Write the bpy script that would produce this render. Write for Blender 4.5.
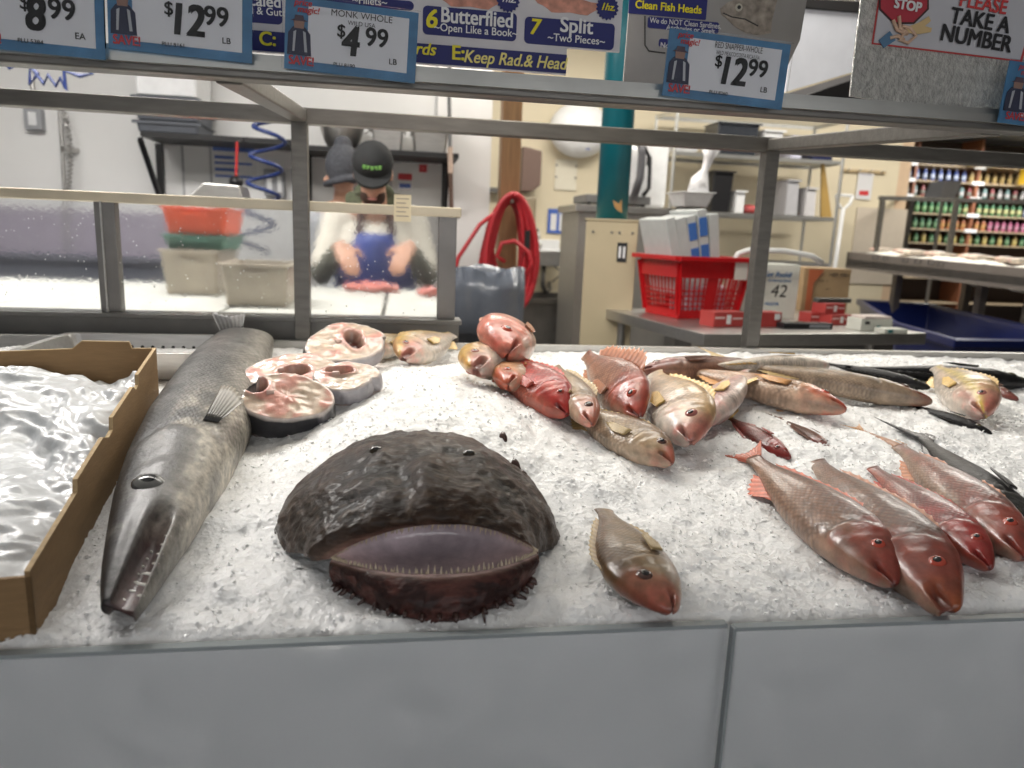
import bpy, bmesh, math, random
import numpy as np
from mathutils import Vector, Matrix
random.seed(7); rng = np.random.default_rng(7)
S = bpy.context.scene; C = S.collection
PI = math.pi
for _o in list(bpy.data.objects): bpy.data.objects.remove(_o)

# ---------------------------------------------------------------- camera
FPX = 735.0
def _n(v): return v/np.linalg.norm(v)
_Z = _n(np.array([145., 3566., 735.])); _Y = np.array([-112., 156., -735.]); _Y = _n(_Y-_Z*_Y.dot(_Z)); _X = np.cross(_Y, _Z)
RT = np.array([_X, _Y, _Z])                      # rows: world axes in camera coordinates
EYE = np.array([0., 0., 1.25])
cd = bpy.data.cameras.new('camera'); cam = bpy.data.objects.new('camera', cd); C.objects.link(cam)
cd.sensor_width = 36; cd.lens = FPX*36/1024; cd.clip_start = .02; cd.clip_end = 60
_m = Matrix([list(RT[0]), list(RT[1]), list(RT[2])]).to_4x4(); _m.translation = Vector(EYE)
cam.matrix_world = _m
cd.dof.use_dof = True; cd.dof.focus_distance = 1.15; cd.dof.aperture_fstop = 4.2
cd.lens = FPX*36/1024
S.camera = cam
# ---------------------------------------------------------------- world, lights, exposure
S.view_settings.view_transform = 'Standard'; S.view_settings.look = 'None'
S.view_settings.exposure = 0.0; S.view_settings.gamma = 1; S.view_settings.use_curve_mapping = False
w = bpy.data.worlds.new('world'); S.world = w; w.use_nodes = True
w.node_tree.nodes['Background'].inputs[0].default_value = (.86, .91, 1, 1)
w.node_tree.nodes['Background'].inputs[1].default_value = .32
def area(name, loc, size, power, color=(1, 1, 1), rot=(0, 0, 0)):
    l = bpy.data.lights.new(name, 'AREA'); l.shape = 'RECTANGLE'; l.size, l.size_y = size; l.energy = power; l.color = color
    o = bpy.data.objects.new(name, l); o.location = loc; o.rotation_euler = rot; C.objects.link(o); return o
area('ceiling_lamp', (.5, 2.3, 2.75), (2.2, .5), 36, (1, .97, .9))
area('ceiling_lamp', (-1.6, 2.7, 2.9), (1.8, .5), 92, (1, .96, .92))
area('ceiling_lamp', (1.3, 4.9, 2.9), (2.2, .5), 58, (1, .94, .84))
area('ceiling_lamp', (4.2, 5.0, 2.9), (2.2, .5), 62, (1, .95, .86))
area('ceiling_lamp', (9.5, 10.0, 2.9), (3, 1), 150, (1, .97, .92))
area('front_fill', (.3, -1.3, 1.5), (4.0, 1.0), 19, (.97, .98, 1), (math.radians(90), 0, 0))  # unseen fill added on the customer side to brighten cards and rail
area('ice_fill', (.3, 1.6, 2.15), (.7, .12), 5., (1, .9, .74))  # unseen warm light added behind the signs to brighten the middle of the ice

# ---------------------------------------------------------------- pixel -> place
def ray(px, py): return RT @ np.array([px-512., 384.-py, -FPX])
def P(px, py, Y): d = ray(px, py); return Vector(EYE+d*(Y/d[1]))
def PZ(px, py, z): d = ray(px, py); return Vector(EYE+d*((z-1.25)/d[2]))
def pxm(Y): return Y/FPX*1.02                    # metres per pixel at depth Y
MOUNDS = [(.06, 1.36, .075, .24, .22), (.02, 1.14, .04, .16, .12), (-.62, 1.45, .0, .2, .2), (.95, 1.35, .02, .5, .3), (.42, 1.62, .035, .4, .12), (.33, 1.2, .012, .2, .25), (1.3, 1.75, .02, .5, .15)]
def ice_z(x, y):
    z = .832+.085*(y-.7)+x*0
    for mx, my, h, sx, sy in MOUNDS: z = z+h*np.exp(-((x-mx)/sx)**2-((y-my)/sy)**2)
    return z
def on(px, py, dz=0.):
    d = ray(px, py); t = .3/abs(d[1])
    for k in range(900):
        p = EYE+d*t
        if p[2] < ice_z(p[0], p[1])+dz: break
        t += .0025/abs(d[1])
    return Vector(p)

# ---------------------------------------------------------------- materials
MT = {}
def _new(name):
    m = bpy.data.materials.new(name); m.use_nodes = True; nt = m.node_tree
    return m, nt, nt.nodes['Principled BSDF']
def mat(name, col, rough=.5, metal=0., var=.06, scale=20., bump=0., bscale=None, coat=0., trans=0., emit=0., alpha=1., sss=0., stretch=None, ior=None):
    if name in MT: return MT[name]
    m, nt, b = _new(name); N = nt.nodes; Lk = nt.links
    tc = N.new('ShaderNodeTexCoord'); mp = N.new('ShaderNodeMapping'); Lk.new(tc.outputs['Object'], mp.inputs[0])
    if stretch: mp.inputs['Scale'].default_value = stretch
    nz = N.new('ShaderNodeTexNoise'); nz.inputs['Scale'].default_value = scale; nz.inputs['Detail'].default_value = 5; Lk.new(mp.outputs[0], nz.inputs[0])
    hs = N.new('ShaderNodeMapRange'); hs.inputs['From Min'].default_value = .25; hs.inputs['From Max'].default_value = .75
    hs.inputs['To Min'].default_value = 1-var; hs.inputs['To Max'].default_value = 1+var; Lk.new(nz.outputs[0], hs.inputs[0])
    mx = N.new('ShaderNodeVectorMath'); mx.operation = 'SCALE'; mx.inputs[0].default_value = col[:3]; Lk.new(hs.outputs[0], mx.inputs['Scale'])
    Lk.new(mx.outputs[0], b.inputs['Base Color'])
    b.inputs['Roughness'].default_value = rough; b.inputs['Metallic'].default_value = metal
    if coat: b.inputs['Coat Weight'].default_value = coat; b.inputs['Coat Roughness'].default_value = .12
    if trans: b.inputs['Transmission Weight'].default_value = trans
    if ior: b.inputs['IOR'].default_value = ior
    if sss: b.inputs['Subsurface Weight'].default_value = sss; b.inputs['Subsurface Radius'].default_value = (.02, .02, .02)
    if emit: b.inputs['Emission Color'].default_value = (*col[:3], 1); b.inputs['Emission Strength'].default_value = emit
    if alpha < 1: b.inputs['Alpha'].default_value = alpha
    if bump:
        n2 = N.new('ShaderNodeTexNoise'); n2.inputs['Scale'].default_value = bscale or scale*3; n2.inputs['Detail'].default_value = 6; Lk.new(mp.outputs[0], n2.inputs[0])
        bp = N.new('ShaderNodeBump'); bp.inputs['Strength'].default_value = bump; bp.inputs['Distance'].default_value = .01; Lk.new(n2.outputs[0], bp.inputs['Height']); Lk.new(bp.outputs[0], b.inputs['Normal'])
    MT[name] = m; return m
def vmat(name, rough=.3, coat=.4, nscale=60., var=.2, bump=.25, scales=0., sss=0., spec=.5, stretch=None):
    """a material that takes its colour from the mesh's colour attribute, with mottling and skin relief"""
    if name in MT: return MT[name]
    m, nt, b = _new(name); N = nt.nodes; Lk = nt.links
    at = N.new('ShaderNodeAttribute'); at.attribute_name = 'Col'
    tc = N.new('ShaderNodeTexCoord')
    nz = N.new('ShaderNodeTexNoise'); nz.inputs['Scale'].default_value = nscale; nz.inputs['Detail'].default_value = 7; nz.inputs['Roughness'].default_value = .65
    mps = N.new('ShaderNodeMapping'); mps.inputs['Scale'].default_value = stretch or (1, 1, 1); Lk.new(tc.outputs['Object'], mps.inputs[0]); Lk.new(mps.outputs[0], nz.inputs[0])
    mr = N.new('ShaderNodeMapRange'); mr.inputs['From Min'].default_value = .3; mr.inputs['From Max'].default_value = .7; mr.inputs['To Min'].default_value = 1-var; mr.inputs['To Max'].default_value = 1+var
    Lk.new(nz.outputs[0], mr.inputs[0])
    v = N.new('ShaderNodeVectorMath'); v.operation = 'SCALE'; Lk.new(at.outputs['Color'], v.inputs[0])
    last = mr.outputs[0]; hgt = nz.outputs[0]
    if scales:
        uv = N.new('ShaderNodeUVMap'); vo = N.new('ShaderNodeTexVoronoi'); vo.inputs['Scale'].default_value = scales; vo.inputs['Randomness'].default_value = .35
        mp = N.new('ShaderNodeMapping'); mp.inputs['Rotation'].default_value = (0, 0, .785); Lk.new(uv.outputs[0], mp.inputs[0]); Lk.new(mp.outputs[0], vo.inputs[0])
        m2 = N.new('ShaderNodeMapRange'); m2.inputs['From Min'].default_value = 0; m2.inputs['From Max'].default_value = .7; m2.inputs['To Min'].default_value = 1.12; m2.inputs['To Max'].default_value = .62
        Lk.new(vo.outputs['Distance'], m2.inputs[0])
        mm = N.new('ShaderNodeMath'); mm.operation = 'MULTIPLY'; Lk.new(last, mm.inputs[0]); 
        # scales only behind the head: attribute alpha masks them
        ms = N.new('ShaderNodeMix'); ms.inputs['A'].default_value = 1.; Lk.new(at.outputs['Alpha'], ms.inputs['Factor']); Lk.new(m2.outputs[0], ms.inputs['B'])
        Lk.new(ms.outputs[0], mm.inputs[1]); last = mm.outputs[0]
        ad = N.new('ShaderNodeMath'); ad.operation = 'ADD'; Lk.new(nz.outputs[0], ad.inputs[0]); Lk.new(ms.outputs[0], ad.inputs[1]); hgt = ad.outputs[0]
    Lk.new(last, v.inputs['Scale']); Lk.new(v.outputs[0], b.inputs['Base Color'])
    bp = N.new('ShaderNodeBump'); bp.inputs['Strength'].default_value = bump; bp.inputs['Distance'].default_value = .003; Lk.new(hgt, bp.inputs['Height']); Lk.new(bp.outputs[0], b.inputs['Normal'])
    b.inputs['Roughness'].default_value = rough; b.inputs['Coat Weight'].default_value = coat; b.inputs['Coat Roughness'].default_value = .15
    b.inputs['Specular IOR Level'].default_value = spec
    if sss: b.inputs['Subsurface Weight'].default_value = sss; b.inputs['Subsurface Radius'].default_value = (.012, .005, .003)
    MT[name] = m; return m
STEEL = mat('steel', (.52, .51, .49), .34, .9, .12, 14, .05, stretch=(1, 8, 8))
RACK = mat('rack_steel', (.17, .163, .15), .4, .7, .18, 12, .08, stretch=(1, 6, 6))
DSTEEL = mat('dark_steel', (.2, .195, .19), .42, .7, .15, 12, .05)
BLACK = mat('black_paint', (.012, .012, .013), .45)
BPLASTIC = mat('black_plastic', (.015, .015, .017), .4)
WPLASTIC = mat('white_plastic', (.8, .81, .82), .35)
WPAINT = mat('white_paint', (.78, .78, .76), .5)
GPLASTIC = mat('grey_plastic', (.35, .36, .38), .45)
def flat(c, name=None, rough=.5): return mat(name or 'paint_%02x%02x%02x' % tuple(int(255*min(1, x)) for x in c[:3]), c, rough, var=.03)

# ---------------------------------------------------------------- mesh helpers
class MB:
    def __init__(s): s.v = []; s.f = []; s.mi = []; s.cur = 0
    def m(s, i): s.cur = i; return s
    def add(s, vs, fs):
        k = len(s.v); s.v += [tuple(p) for p in vs]; s.f += [tuple(i+k for i in f) for f in fs]; s.mi += [s.cur]*len(fs); return s
    def box(s, c, d, rz=0., rx=0., ry=0., taper=1.):
        R = Matrix.Rotation(rz, 3, 'Z') @ Matrix.Rotation(rx, 3, 'X') @ Matrix.Rotation(ry, 3, 'Y')
        vs = []
        for z in (-.5, .5):
            for x, y in ((-.5, -.5), (.5, -.5), (.5, .5), (-.5, .5)):
                k = taper if z < 0 else 1
                vs.append(Vector(c)+R @ Vector((x*d[0]*k, y*d[1]*k, z*d[2])))
        return s.add(vs, [(3, 2, 1, 0), (4, 5, 6, 7), (0, 1, 5, 4), (1, 2, 6, 5), (2, 3, 7, 6), (3, 0, 4, 7)])
    def bb(s, a, b):  # box from min corner to max corner
        return s.box([(a[i]+b[i])/2 for i in range(3)], [abs(b[i]-a[i]) for i in range(3)])
    def bar(s, a, b, wd, ht, up=(0, 0, 1)):
        a = Vector(a); b = Vector(b); d = (b-a).normalized(); u = Vector(up); r = d.cross(u).normalized(); u = r.cross(d)
        vs = []
        for p in (a, b):
            for x, y in ((-1, -1), (1, -1), (1, 1), (-1, 1)): vs.append(p+r*x*wd/2+u*y*ht/2)
        return s.add(vs, [(0, 1, 2, 3), (7, 6, 5, 4), (4, 5, 1, 0), (5, 6, 2, 1), (6, 7, 3, 2), (7, 4, 0, 3)])
    def tube(s, pts, r, n=10, cap=True, closed=False):
        pts = [Vector(p) for p in pts]; m = len(pts); rs = r if isinstance(r, (list, tuple)) else [r]*m
        rings = []; up = Vector((0, 0, 1)); prev = None
        for i, p in enumerate(pts):
            a = pts[i-1] if (i > 0 or closed) else p; c = pts[(i+1) % m] if (i < m-1 or closed) else p
            d = (c-a).normalized()
            if prev is None:
                q = up if abs(d.dot(up)) < .95 else Vector((1, 0, 0)); u = d.cross(q).normalized()
            else: u = (prev-d*prev.dot(d)).normalized()
            prev = u; v = d.cross(u)
            rings.append([p+(u*math.cos(2*PI*k/n)+v*math.sin(2*PI*k/n))*rs[i] for k in range(n)])
        vs = [q for rg in rings for q in rg]; fs = []
        for i in range(m if closed else m-1):
            j = (i+1) % m
            for k in range(n): fs.append((i*n+k, i*n+(k+1) % n, j*n+(k+1) % n, j*n+k))
        if cap and not closed: fs += [tuple(range(n))[::-1], tuple((m-1)*n+k for k in range(n))]
        return s.add(vs, fs)
    def lathe(s, c, prof, n=24, sx=1., sy=1.):
        vs = []; c = Vector(c)
        for r, z in prof:
            for k in range(n): a = 2*PI*k/n; vs.append(c+Vector((r*math.cos(a)*sx, r*math.sin(a)*sy, z)))
        fs = []
        for i in range(len(prof)-1):
            for k in range(n): fs.append((i*n+k, i*n+(k+1) % n, (i+1)*n+(k+1) % n, (i+1)*n+k))
        fs += [tuple(range(n))[::-1], tuple((len(prof)-1)*n+k for k in range(n))]
        return s.add(vs, fs)
    def prism(s, poly, off):  # planar polygon extruded by a vector
        o = Vector(off); n = len(poly); vs = [Vector(p) for p in poly]+[Vector(p)+o for p in poly]
        fs = [tuple(range(n)), tuple(range(2*n-1, n-1, -1))]+[(i, i+n, (i+1) % n+n, (i+1) % n) for i in range(n)]
        return s.add(vs, fs)
    def ell(s, c, r, n=16, m=10, R=None):
        vs = []; c = Vector(c)
        for i in range(m+1):
            a = PI*i/m
            for k in range(n):
                b = 2*PI*k/n; p = Vector((r[0]*math.sin(a)*math.cos(b), r[1]*math.sin(a)*math.sin(b), r[2]*math.cos(a)))
                vs.append(c+(R @ p if R else p))
        fs = [(i*n+k, (i+1)*n+k, (i+1)*n+(k+1) % n, i*n+(k+1) % n) for i in range(m) for k in range(n)]
        return s.add(vs, fs)
    def cone(s, a, b, r1, r2, n=12): # capsule-like tapered limb
        a = Vector(a); b = Vector(b); d = b-a; L = d.length; pts = []; rs = []
        for i in range(5): q = i/4*PI/2; pts.append(a-d/L*r1*math.cos(q)); rs.append(max(1e-4, r1*math.sin(q)))
        for i in range(1, 4): pts.append(a+d*i/4); rs.append(r1+(r2-r1)*i/4)
        for i in range(5): q = i/4*PI/2; pts.append(b+d/L*r2*math.sin(q)); rs.append(max(1e-4, r2*math.cos(q)))
        return s.tube(pts, rs, n)
    def tub(s, c, d, h, t=.01, taper=.85, lip=.015, rz=0.):  # open-topped tapered tub, c = centre of its base
        R = Matrix.Rotation(rz, 3, 'Z'); c = Vector(c)
        def loop(w, l, z): return [c+R @ Vector((x*w/2, y*l/2, z)) for x, y in _rr]
        _rr = []
        for cx, cy, a0 in ((1, 1, 0), (-1, 1, 90), (-1, -1, 180), (1, -1, 270)):
            for k in range(4):
                a = math.radians(a0+k*30); _rr.append((cx*.88+.12*math.cos(a), cy*.88+.12*math.sin(a)))
        W, L = d
        Ls = [loop(W*taper, L*taper, 0), loop(W, L, h), loop(W+2*lip, L+2*lip, h), loop(W+2*lip, L+2*lip, h+t), loop(W-2*t, L-2*t, h+t), loop(W*taper-2*t, L*taper-2*t, t)]
        n = 16; vs = [p for l in Ls for p in l]; fs = [tuple(range(n))[::-1], tuple(5*n+k for k in range(n))]
        for i in range(5):
            for k in range(n): fs.append((i*n+k, i*n+(k+1) % n, (i+1)*n+(k+1) % n, (i+1)*n+k))
        return s.add(vs, fs)
MW = {}
def part(name, mb, mats, root=None, smooth=False, label=None, bevel=0.):
    me = bpy.data.meshes.new(name)
    inv = MW[root.name].inverted() if root is not None and root.name in MW else None
    vs = [inv @ Vector(p) for p in mb.v] if inv else mb.v
    if root is None:  # a thing of one mesh: its origin goes to its base
        a = np.array([tuple(p) for p in vs]); o0 = Vector(((a[:, 0].min()+a[:, 0].max())/2, (a[:, 1].min()+a[:, 1].max())/2, a[:, 2].min()))
        vs = [Vector(p)-o0 for p in vs]
    me.from_pydata([tuple(p) for p in vs], [], mb.f); me.update()
    if not isinstance(mats, (list, tuple)): mats = [mats]
    for x in mats: me.materials.append(x)
    me.polygons.foreach_set('material_index', mb.mi)
    o = bpy.data.objects.new(name, me); C.objects.link(o)
    if smooth: me.polygons.foreach_set('use_smooth', [True]*len(me.polygons))
    if root is not None:
        o.parent = root; MW[o.name] = MW[root.name].copy()
    else: o.location = o0; MW[o.name] = Matrix.Translation(o0)
    if bevel:
        b = o.modifiers.new('bevel', 'BEVEL'); b.width = bevel; b.segments = 2; b.limit_method = 'ANGLE'
    if label: o['label'] = label
    return o
def thing(name, label, cat, loc=(0, 0, 0), group=None, mtx=None):
    o = bpy.data.objects.new(name, None); o.empty_display_size = .05; C.objects.link(o)
    m = mtx if mtx is not None else Matrix.Translation(Vector(loc)); o.matrix_world = m; MW[o.name] = m.copy()
    o['label'] = label; o['category'] = cat
    if group: o['group'] = group
    return o
def tag(o, label, cat, group=None):
    o['label'] = label; o['category'] = cat
    if group: o['group'] = group
    return o
def struct(name, mb, m, **k):
    o = part(name, mb, m, **k); o['kind'] = 'structure'; return o
def copytree(o, mtx, label, group=None):
    c = o.copy(); C.objects.link(c); c.matrix_world = mtx; MW[c.name] = mtx.copy(); c['label'] = label
    if group: c['group'] = group
    for ch in o.children:
        d = ch.copy(); C.objects.link(d); d.parent = c
        for g in ch.children:
            e = g.copy(); C.objects.link(e); e.parent = d
    return c
TXT = {}
def text(name, s, root, pos, h, m, bold=0., ext=.0006, R=None, align='CENTER', sx=1., shear=0.):
    """lettering of cap height h on a board that faces -Y, centred at pos"""
    cu = bpy.data.curves.new(name, 'FONT'); cu.body = s; cu.size = 1; cu.align_x = align; cu.align_y = 'CENTER'; cu.offset = 0.; cu.resolution_u = 4; cu.extrude = 0.; cu.shear = shear; cu.space_line = .9
    o = bpy.data.objects.new(name, cu); C.objects.link(o); dg = bpy.context.evaluated_depsgraph_get(); me = bpy.data.meshes.new_from_object(o.evaluated_get(dg))
    bpy.data.objects.remove(o)
    k = h/.69
    Rm = R if R is not None else Matrix.Rotation(PI/2, 3, 'X')
    co = [Rm @ Vector((v.co.x*k*sx, v.co.y*k, ext))+Vector(pos) for v in me.vertices]
    mb = MB(); fs = [tuple(p.vertices) for p in me.polygons]; bpy.data.meshes.remove(me)
    dx = bold*k*1.1
    for ox, oy, lift in (((0, 0, 0),) if bold < .005 else ((-dx, -dx*.6, 0), (dx, -dx*.6, 1), (-dx, dx*.6, 2), (dx, dx*.6, 3), (0, 0, 4))):
        mb.add([q+Rm @ Vector((ox, oy, lift*.00008)) for q in co], fs)
    return part(name, mb, m, root)
def setcol(o, cols):
    ca = o.data.color_attributes.new('Col', 'FLOAT_COLOR', 'POINT'); a = np.ones((len(o.data.vertices), 4)); cols = np.asarray(cols); a[:, :cols.shape[1]] = cols
    ca.data.foreach_set('color', a.ravel())
def vnoise(p, seed=0):
    """smooth value noise at points p (n,3)"""
    p = np.asarray(p, float); i = np.floor(p).astype(np.int64); f = p-i; f = f*f*(3-2*f); r = 0
    for dx in (0, 1):
        for dy in (0, 1):
            for dz in (0, 1):
                q = (i[:, 0]+dx)*374761393+(i[:, 1]+dy)*668265263+(i[:, 2]+dz)*2147483647+seed*974634777
                q = (q ^ (q >> 13))*1274126177; q = (q ^ (q >> 16)) & 0xffff
                wt = (f[:, 0] if dx else 1-f[:, 0])*(f[:, 1] if dy else 1-f[:, 1])*(f[:, 2] if dz else 1-f[:, 2]); r = r+wt*q/65535.
    return r-.5
def fbm(p, sc, oct=4, seed=0):
    p = np.asarray(p, float)*sc; a = 1; s = 0
    for k in range(oct): s = s+a*vnoise(p, seed+k); p = p*2.03; a *= .5
    return s
# ================================================================ the fish counter
ICE_C = None
def ice_material():
    m, nt, b = _new('crushed_ice'); N = nt.nodes; Lk = nt.links
    tc = N.new('ShaderNodeTexCoord'); n1 = N.new('ShaderNodeTexVoronoi'); n1.inputs['Scale'].default_value = 120; Lk.new(tc.outputs['Object'], n1.inputs[0])
    n2 = N.new('ShaderNodeTexNoise'); n2.inputs['Scale'].default_value = 260; n2.inputs['Detail'].default_value = 6; Lk.new(tc.outputs['Object'], n2.inputs[0])
    ad = N.new('ShaderNodeMath'); ad.operation = 'ADD'; Lk.new(n1.outputs['Distance'], ad.inputs[0]); Lk.new(n2.outputs[0], ad.inputs[1])
    bp = N.new('ShaderNodeBump'); bp.inputs['Strength'].default_value = .5; bp.inputs['Distance'].default_value = .003; Lk.new(ad.outputs[0], bp.inputs['Height']); Lk.new(bp.outputs[0], b.inputs['Normal'])
    cr = N.new('ShaderNodeValToRGB'); cr.color_ramp.elements[0].color = (.80, .805, .80, 1); cr.color_ramp.elements[1].color = (.93, .93, .92, 1)
    n3 = N.new('ShaderNodeTexNoise'); n3.inputs['Scale'].default_value = 22; n3.inputs['Detail'].default_value = 8; Lk.new(tc.outputs['Object'], n3.inputs[0])
    cr.color_ramp.elements[0].position = .3; cr.color_ramp.elements[1].position = .62; Lk.new(n3.outputs[0], cr.inputs[0]); Lk.new(cr.outputs[0], b.inputs['Base Color'])
    b.inputs['Roughness'].default_value = .22; b.inputs['Subsurface Weight'].default_value = .35; b.inputs['Subsurface Radius'].default_value = (.012, .012, .012)
    b.inputs['IOR'].default_value = 1.31
    return m
def chip_material():
    m, nt, b = _new('ice_chips'); b.inputs['Base Color'].default_value = (.95, .95, .94, 1); b.inputs['Roughness'].default_value = .25
    b.inputs['IOR'].default_value = 1.31; b.inputs['Subsurface Weight'].default_value = .7; b.inputs['Subsurface Radius'].default_value = (.01, .01, .01); return m
def build_ice():
    x0, x1, y0, y1, st = -1.55, 2.75, .716, 1.925, .0052
    nx = int((x1-x0)/st); ny = int((y1-y0)/st)
    xs = np.linspace(x0, x1, nx); ys = np.linspace(y0, y1, ny); Xg, Yg = np.meshgrid(xs, ys)
    p = np.stack([Xg.ravel(), Yg.ravel(), np.zeros(nx*ny)], 1)
    z = ice_z(p[:, 0], p[:, 1])
    z = z+fbm(p, 6, 3, 3)*.016+fbm(p, 30, 3, 9)*.0075+fbm(p, 110, 2, 5)*.0035
    z = z-np.clip((.735-p[:, 1])/.02, 0, 1)*.012
    jit = rng.normal(0, .0006, z.shape); v = np.stack([p[:, 0], p[:, 1], z+jit], 1)
    sk = []
    for k, zz in enumerate(np.linspace(.8, .55, 12)):    # the face of the ice behind the front glass
        q = np.stack([xs, np.full(nx, y0-.001+.0008*np.abs(fbm(np.stack([xs, np.full(nx, zz), xs*0], 1), 40, 3, 2))), np.full(nx, zz)], 1); sk.append(q)
    sk = sk[::-1]; vv = np.concatenate(sk+[v]); ny2 = ny+12
    i = np.arange(nx*ny2).reshape(ny2, nx); f = np.stack([i[:-1, :-1].ravel(), i[:-1, 1:].ravel(), i[1:, 1:].ravel(), i[1:, :-1].ravel()], 1)
    # loose chips lying on the surface
    n = 15000; cx = rng.uniform(-1.2, 2.2, n); cy = .72+(rng.uniform(0, 1, n)**1.35)*1.15
    keep = np.abs(cx-.16*cy) < .35+.72*cy; cx = cx[keep]; cy = cy[keep]; n = len(cx)
    cz = ice_z(cx, cy); q = np.stack([cx, cy, cx*0], 1); cz = cz+fbm(q, 6, 3, 3)*.016+fbm(q, 30, 3, 9)*.0075+.0015
    base = np.array([(1, 0, 0), (-1, 0, 0), (0, 1, 0), (0, -1, 0), (0, 0, 1), (0, 0, -1)], float)
    sc = rng.uniform(.0013, .0034, (n, 1, 1))*np.stack([rng.uniform(.8, 1.7, n), rng.uniform(.6, 1.2, n), rng.uniform(.25, .6, n)], 1)[:, None, :]
    o = base[None]*sc+rng.normal(0, .0004, (n, 6, 3)); a = rng.uniform(0, 2*PI, n); t = rng.normal(0, .5, n)
    ca, sa, ct, s_t = np.cos(a)[:, None], np.sin(a)[:, None], np.cos(t)[:, None], np.sin(t)[:, None]
    x_, z_ = o[..., 0]*ct+o[..., 2]*s_t, -o[..., 0]*s_t+o[..., 2]*ct
    o = np.stack([x_*ca-o[..., 1]*sa, x_*sa+o[..., 1]*ca, z_], -1)+np.stack([cx, cy, cz], 1)[:, None]
    fb = np.array([(0, 2, 4), (2, 1, 4), (1, 3, 4), (3, 0, 4), (2, 0, 5), (1, 2, 5), (3, 1, 5), (0, 3, 5)])
    cf = (fb[None]+6*np.arange(n)[:, None, None]).reshape(-1, 3)+len(vv)
    me = bpy.data.meshes.new('crushed_ice'); allv = np.concatenate([vv, o.reshape(-1, 3)])
    me.vertices.add(len(allv)); me.vertices.foreach_set('co', allv.ravel())
    nl = len(f)*4+len(cf)*3; me.loops.add(nl); me.loops.foreach_set('vertex_index', np.concatenate([f.ravel(), cf.ravel()]))
    me.polygons.add(len(f)+len(cf)); me.polygons.foreach_set('loop_start', np.concatenate([np.arange(len(f))*4, len(f)*4+np.arange(len(cf))*3]))
    me.polygons.foreach_set('material_index', np.concatenate([np.zeros(len(f), int), np.ones(len(cf), int)]))
    me.update(calc_edges=True); me.validate()
    me.polygons.foreach_set('use_smooth', np.concatenate([np.ones(len(f), bool), np.zeros(len(cf), bool)]))
    me.materials.append(ice_material()); me.materials.append(chip_material())
    o = bpy.data.objects.new('crushed_ice', me); C.objects.link(o); o['kind'] = 'stuff'
    tag(o, 'bed of crushed white ice mounded in the fish counter', 'ice')
build_ice()

def case():
    t = thing('display_case', 'stainless steel fish counter cabinet with a welded overhead tube frame', 'counter', (.6, 1.3, 0))
    b = MB(); b.bb((-1.6, .72, .12), (2.8, 1.95, .545)); b.bb((-1.6, 1.93, .545), (2.8, 1.95, .955)); b.bb((-1.6, .72, .545), (-1.57, 1.93, .9)); b.bb((2.77, .72, .545), (2.8, 1.93, .9)); b.bb((-1.5, .8, 0), (2.7, 1.9, .12))
    part('cabinet', b, STEEL, t)
    for x in (-.248, 1.0, 2.248):
        part('post', MB().bb((x-.019, 1.955, .5), (x+.019, 1.993, 1.53)).bb((x-.0195, 1.954, 1.49), (x+.0195, 1.956, 1.5)), RACK, t, bevel=.003)
    part('back_rail', MB().bb((-1.6, 1.955, 1.492), (2.8, 1.993, 1.53)), RACK, t, bevel=.003)
    part('front_rail', MB().bb((-1.6, 1.15, 1.448), (2.8, 1.19, 1.474)), RACK, t, bevel=.003)
    for x in (-.248, 1.0, 2.248): part('cross_bar', MB().bar((x, 1.96, 1.511), (x, 1.185, 1.46), .038, .03), RACK, t, bevel=.003)
    part('price_channel', MB().bb((-1.6, 1.136, 1.458), (2.8, 1.149, 1.462)).bb((-1.6, 1.136, 1.462), (2.8, 1.138, 1.47)).bb((-1.6, 1.147, 1.462), (2.8, 1.149, 1.481)).bb((-1.6, 1.149, 1.475), (2.8, 1.19, 1.478)), mat('channel', (.36, .36, .34), .3, .6, .15, 10), t)
case()
ACR = mat('front_acrylic', (.93, .94, .95), .32, trans=.95, ior=1.15, var=.02, scale=6)
ACE = mat('acrylic_edge', (.40, .44, .45), .12, trans=.2)
def front_panel(x0, y0, x1, y1, lab):
    t = thing('front_glass_panel', lab, 'glass panel', ((x0+x1)/2, (y0+y1)/2, .56))
    d = Vector((x1-x0, y1-y0, 0)).normalized(); n = Vector((-d.y, d.x, 0))
    part('pane', MB().bar((x0, y0+.005, .69), (x1, y1+.005, .69), .010, .272), ACR, t)
    part('polished_edge', MB().bar((x0, y0+.005, .829), (x1, y1+.005, .829), .0105, .0045), ACE, t, label='polished top edge of the panel')
    part('bottom_clamp', MB().bar((x0, y0+.001, .55), (x1, y1+.001, .55), .016, .02), STEEL, t)
    if x0 > 0: part('polished_edge', MB().bb((x0-.003, y0, .555), (x0+.001, y0+.01, .83)), ACE, t)
front_panel(-1.6, .705, .366, .704, 'clear front panel below the ice, left of the vertical joint')
front_panel(.3725, .696, 2.8, .640+.02, 'clear front panel below the ice, right of the vertical joint')

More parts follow.
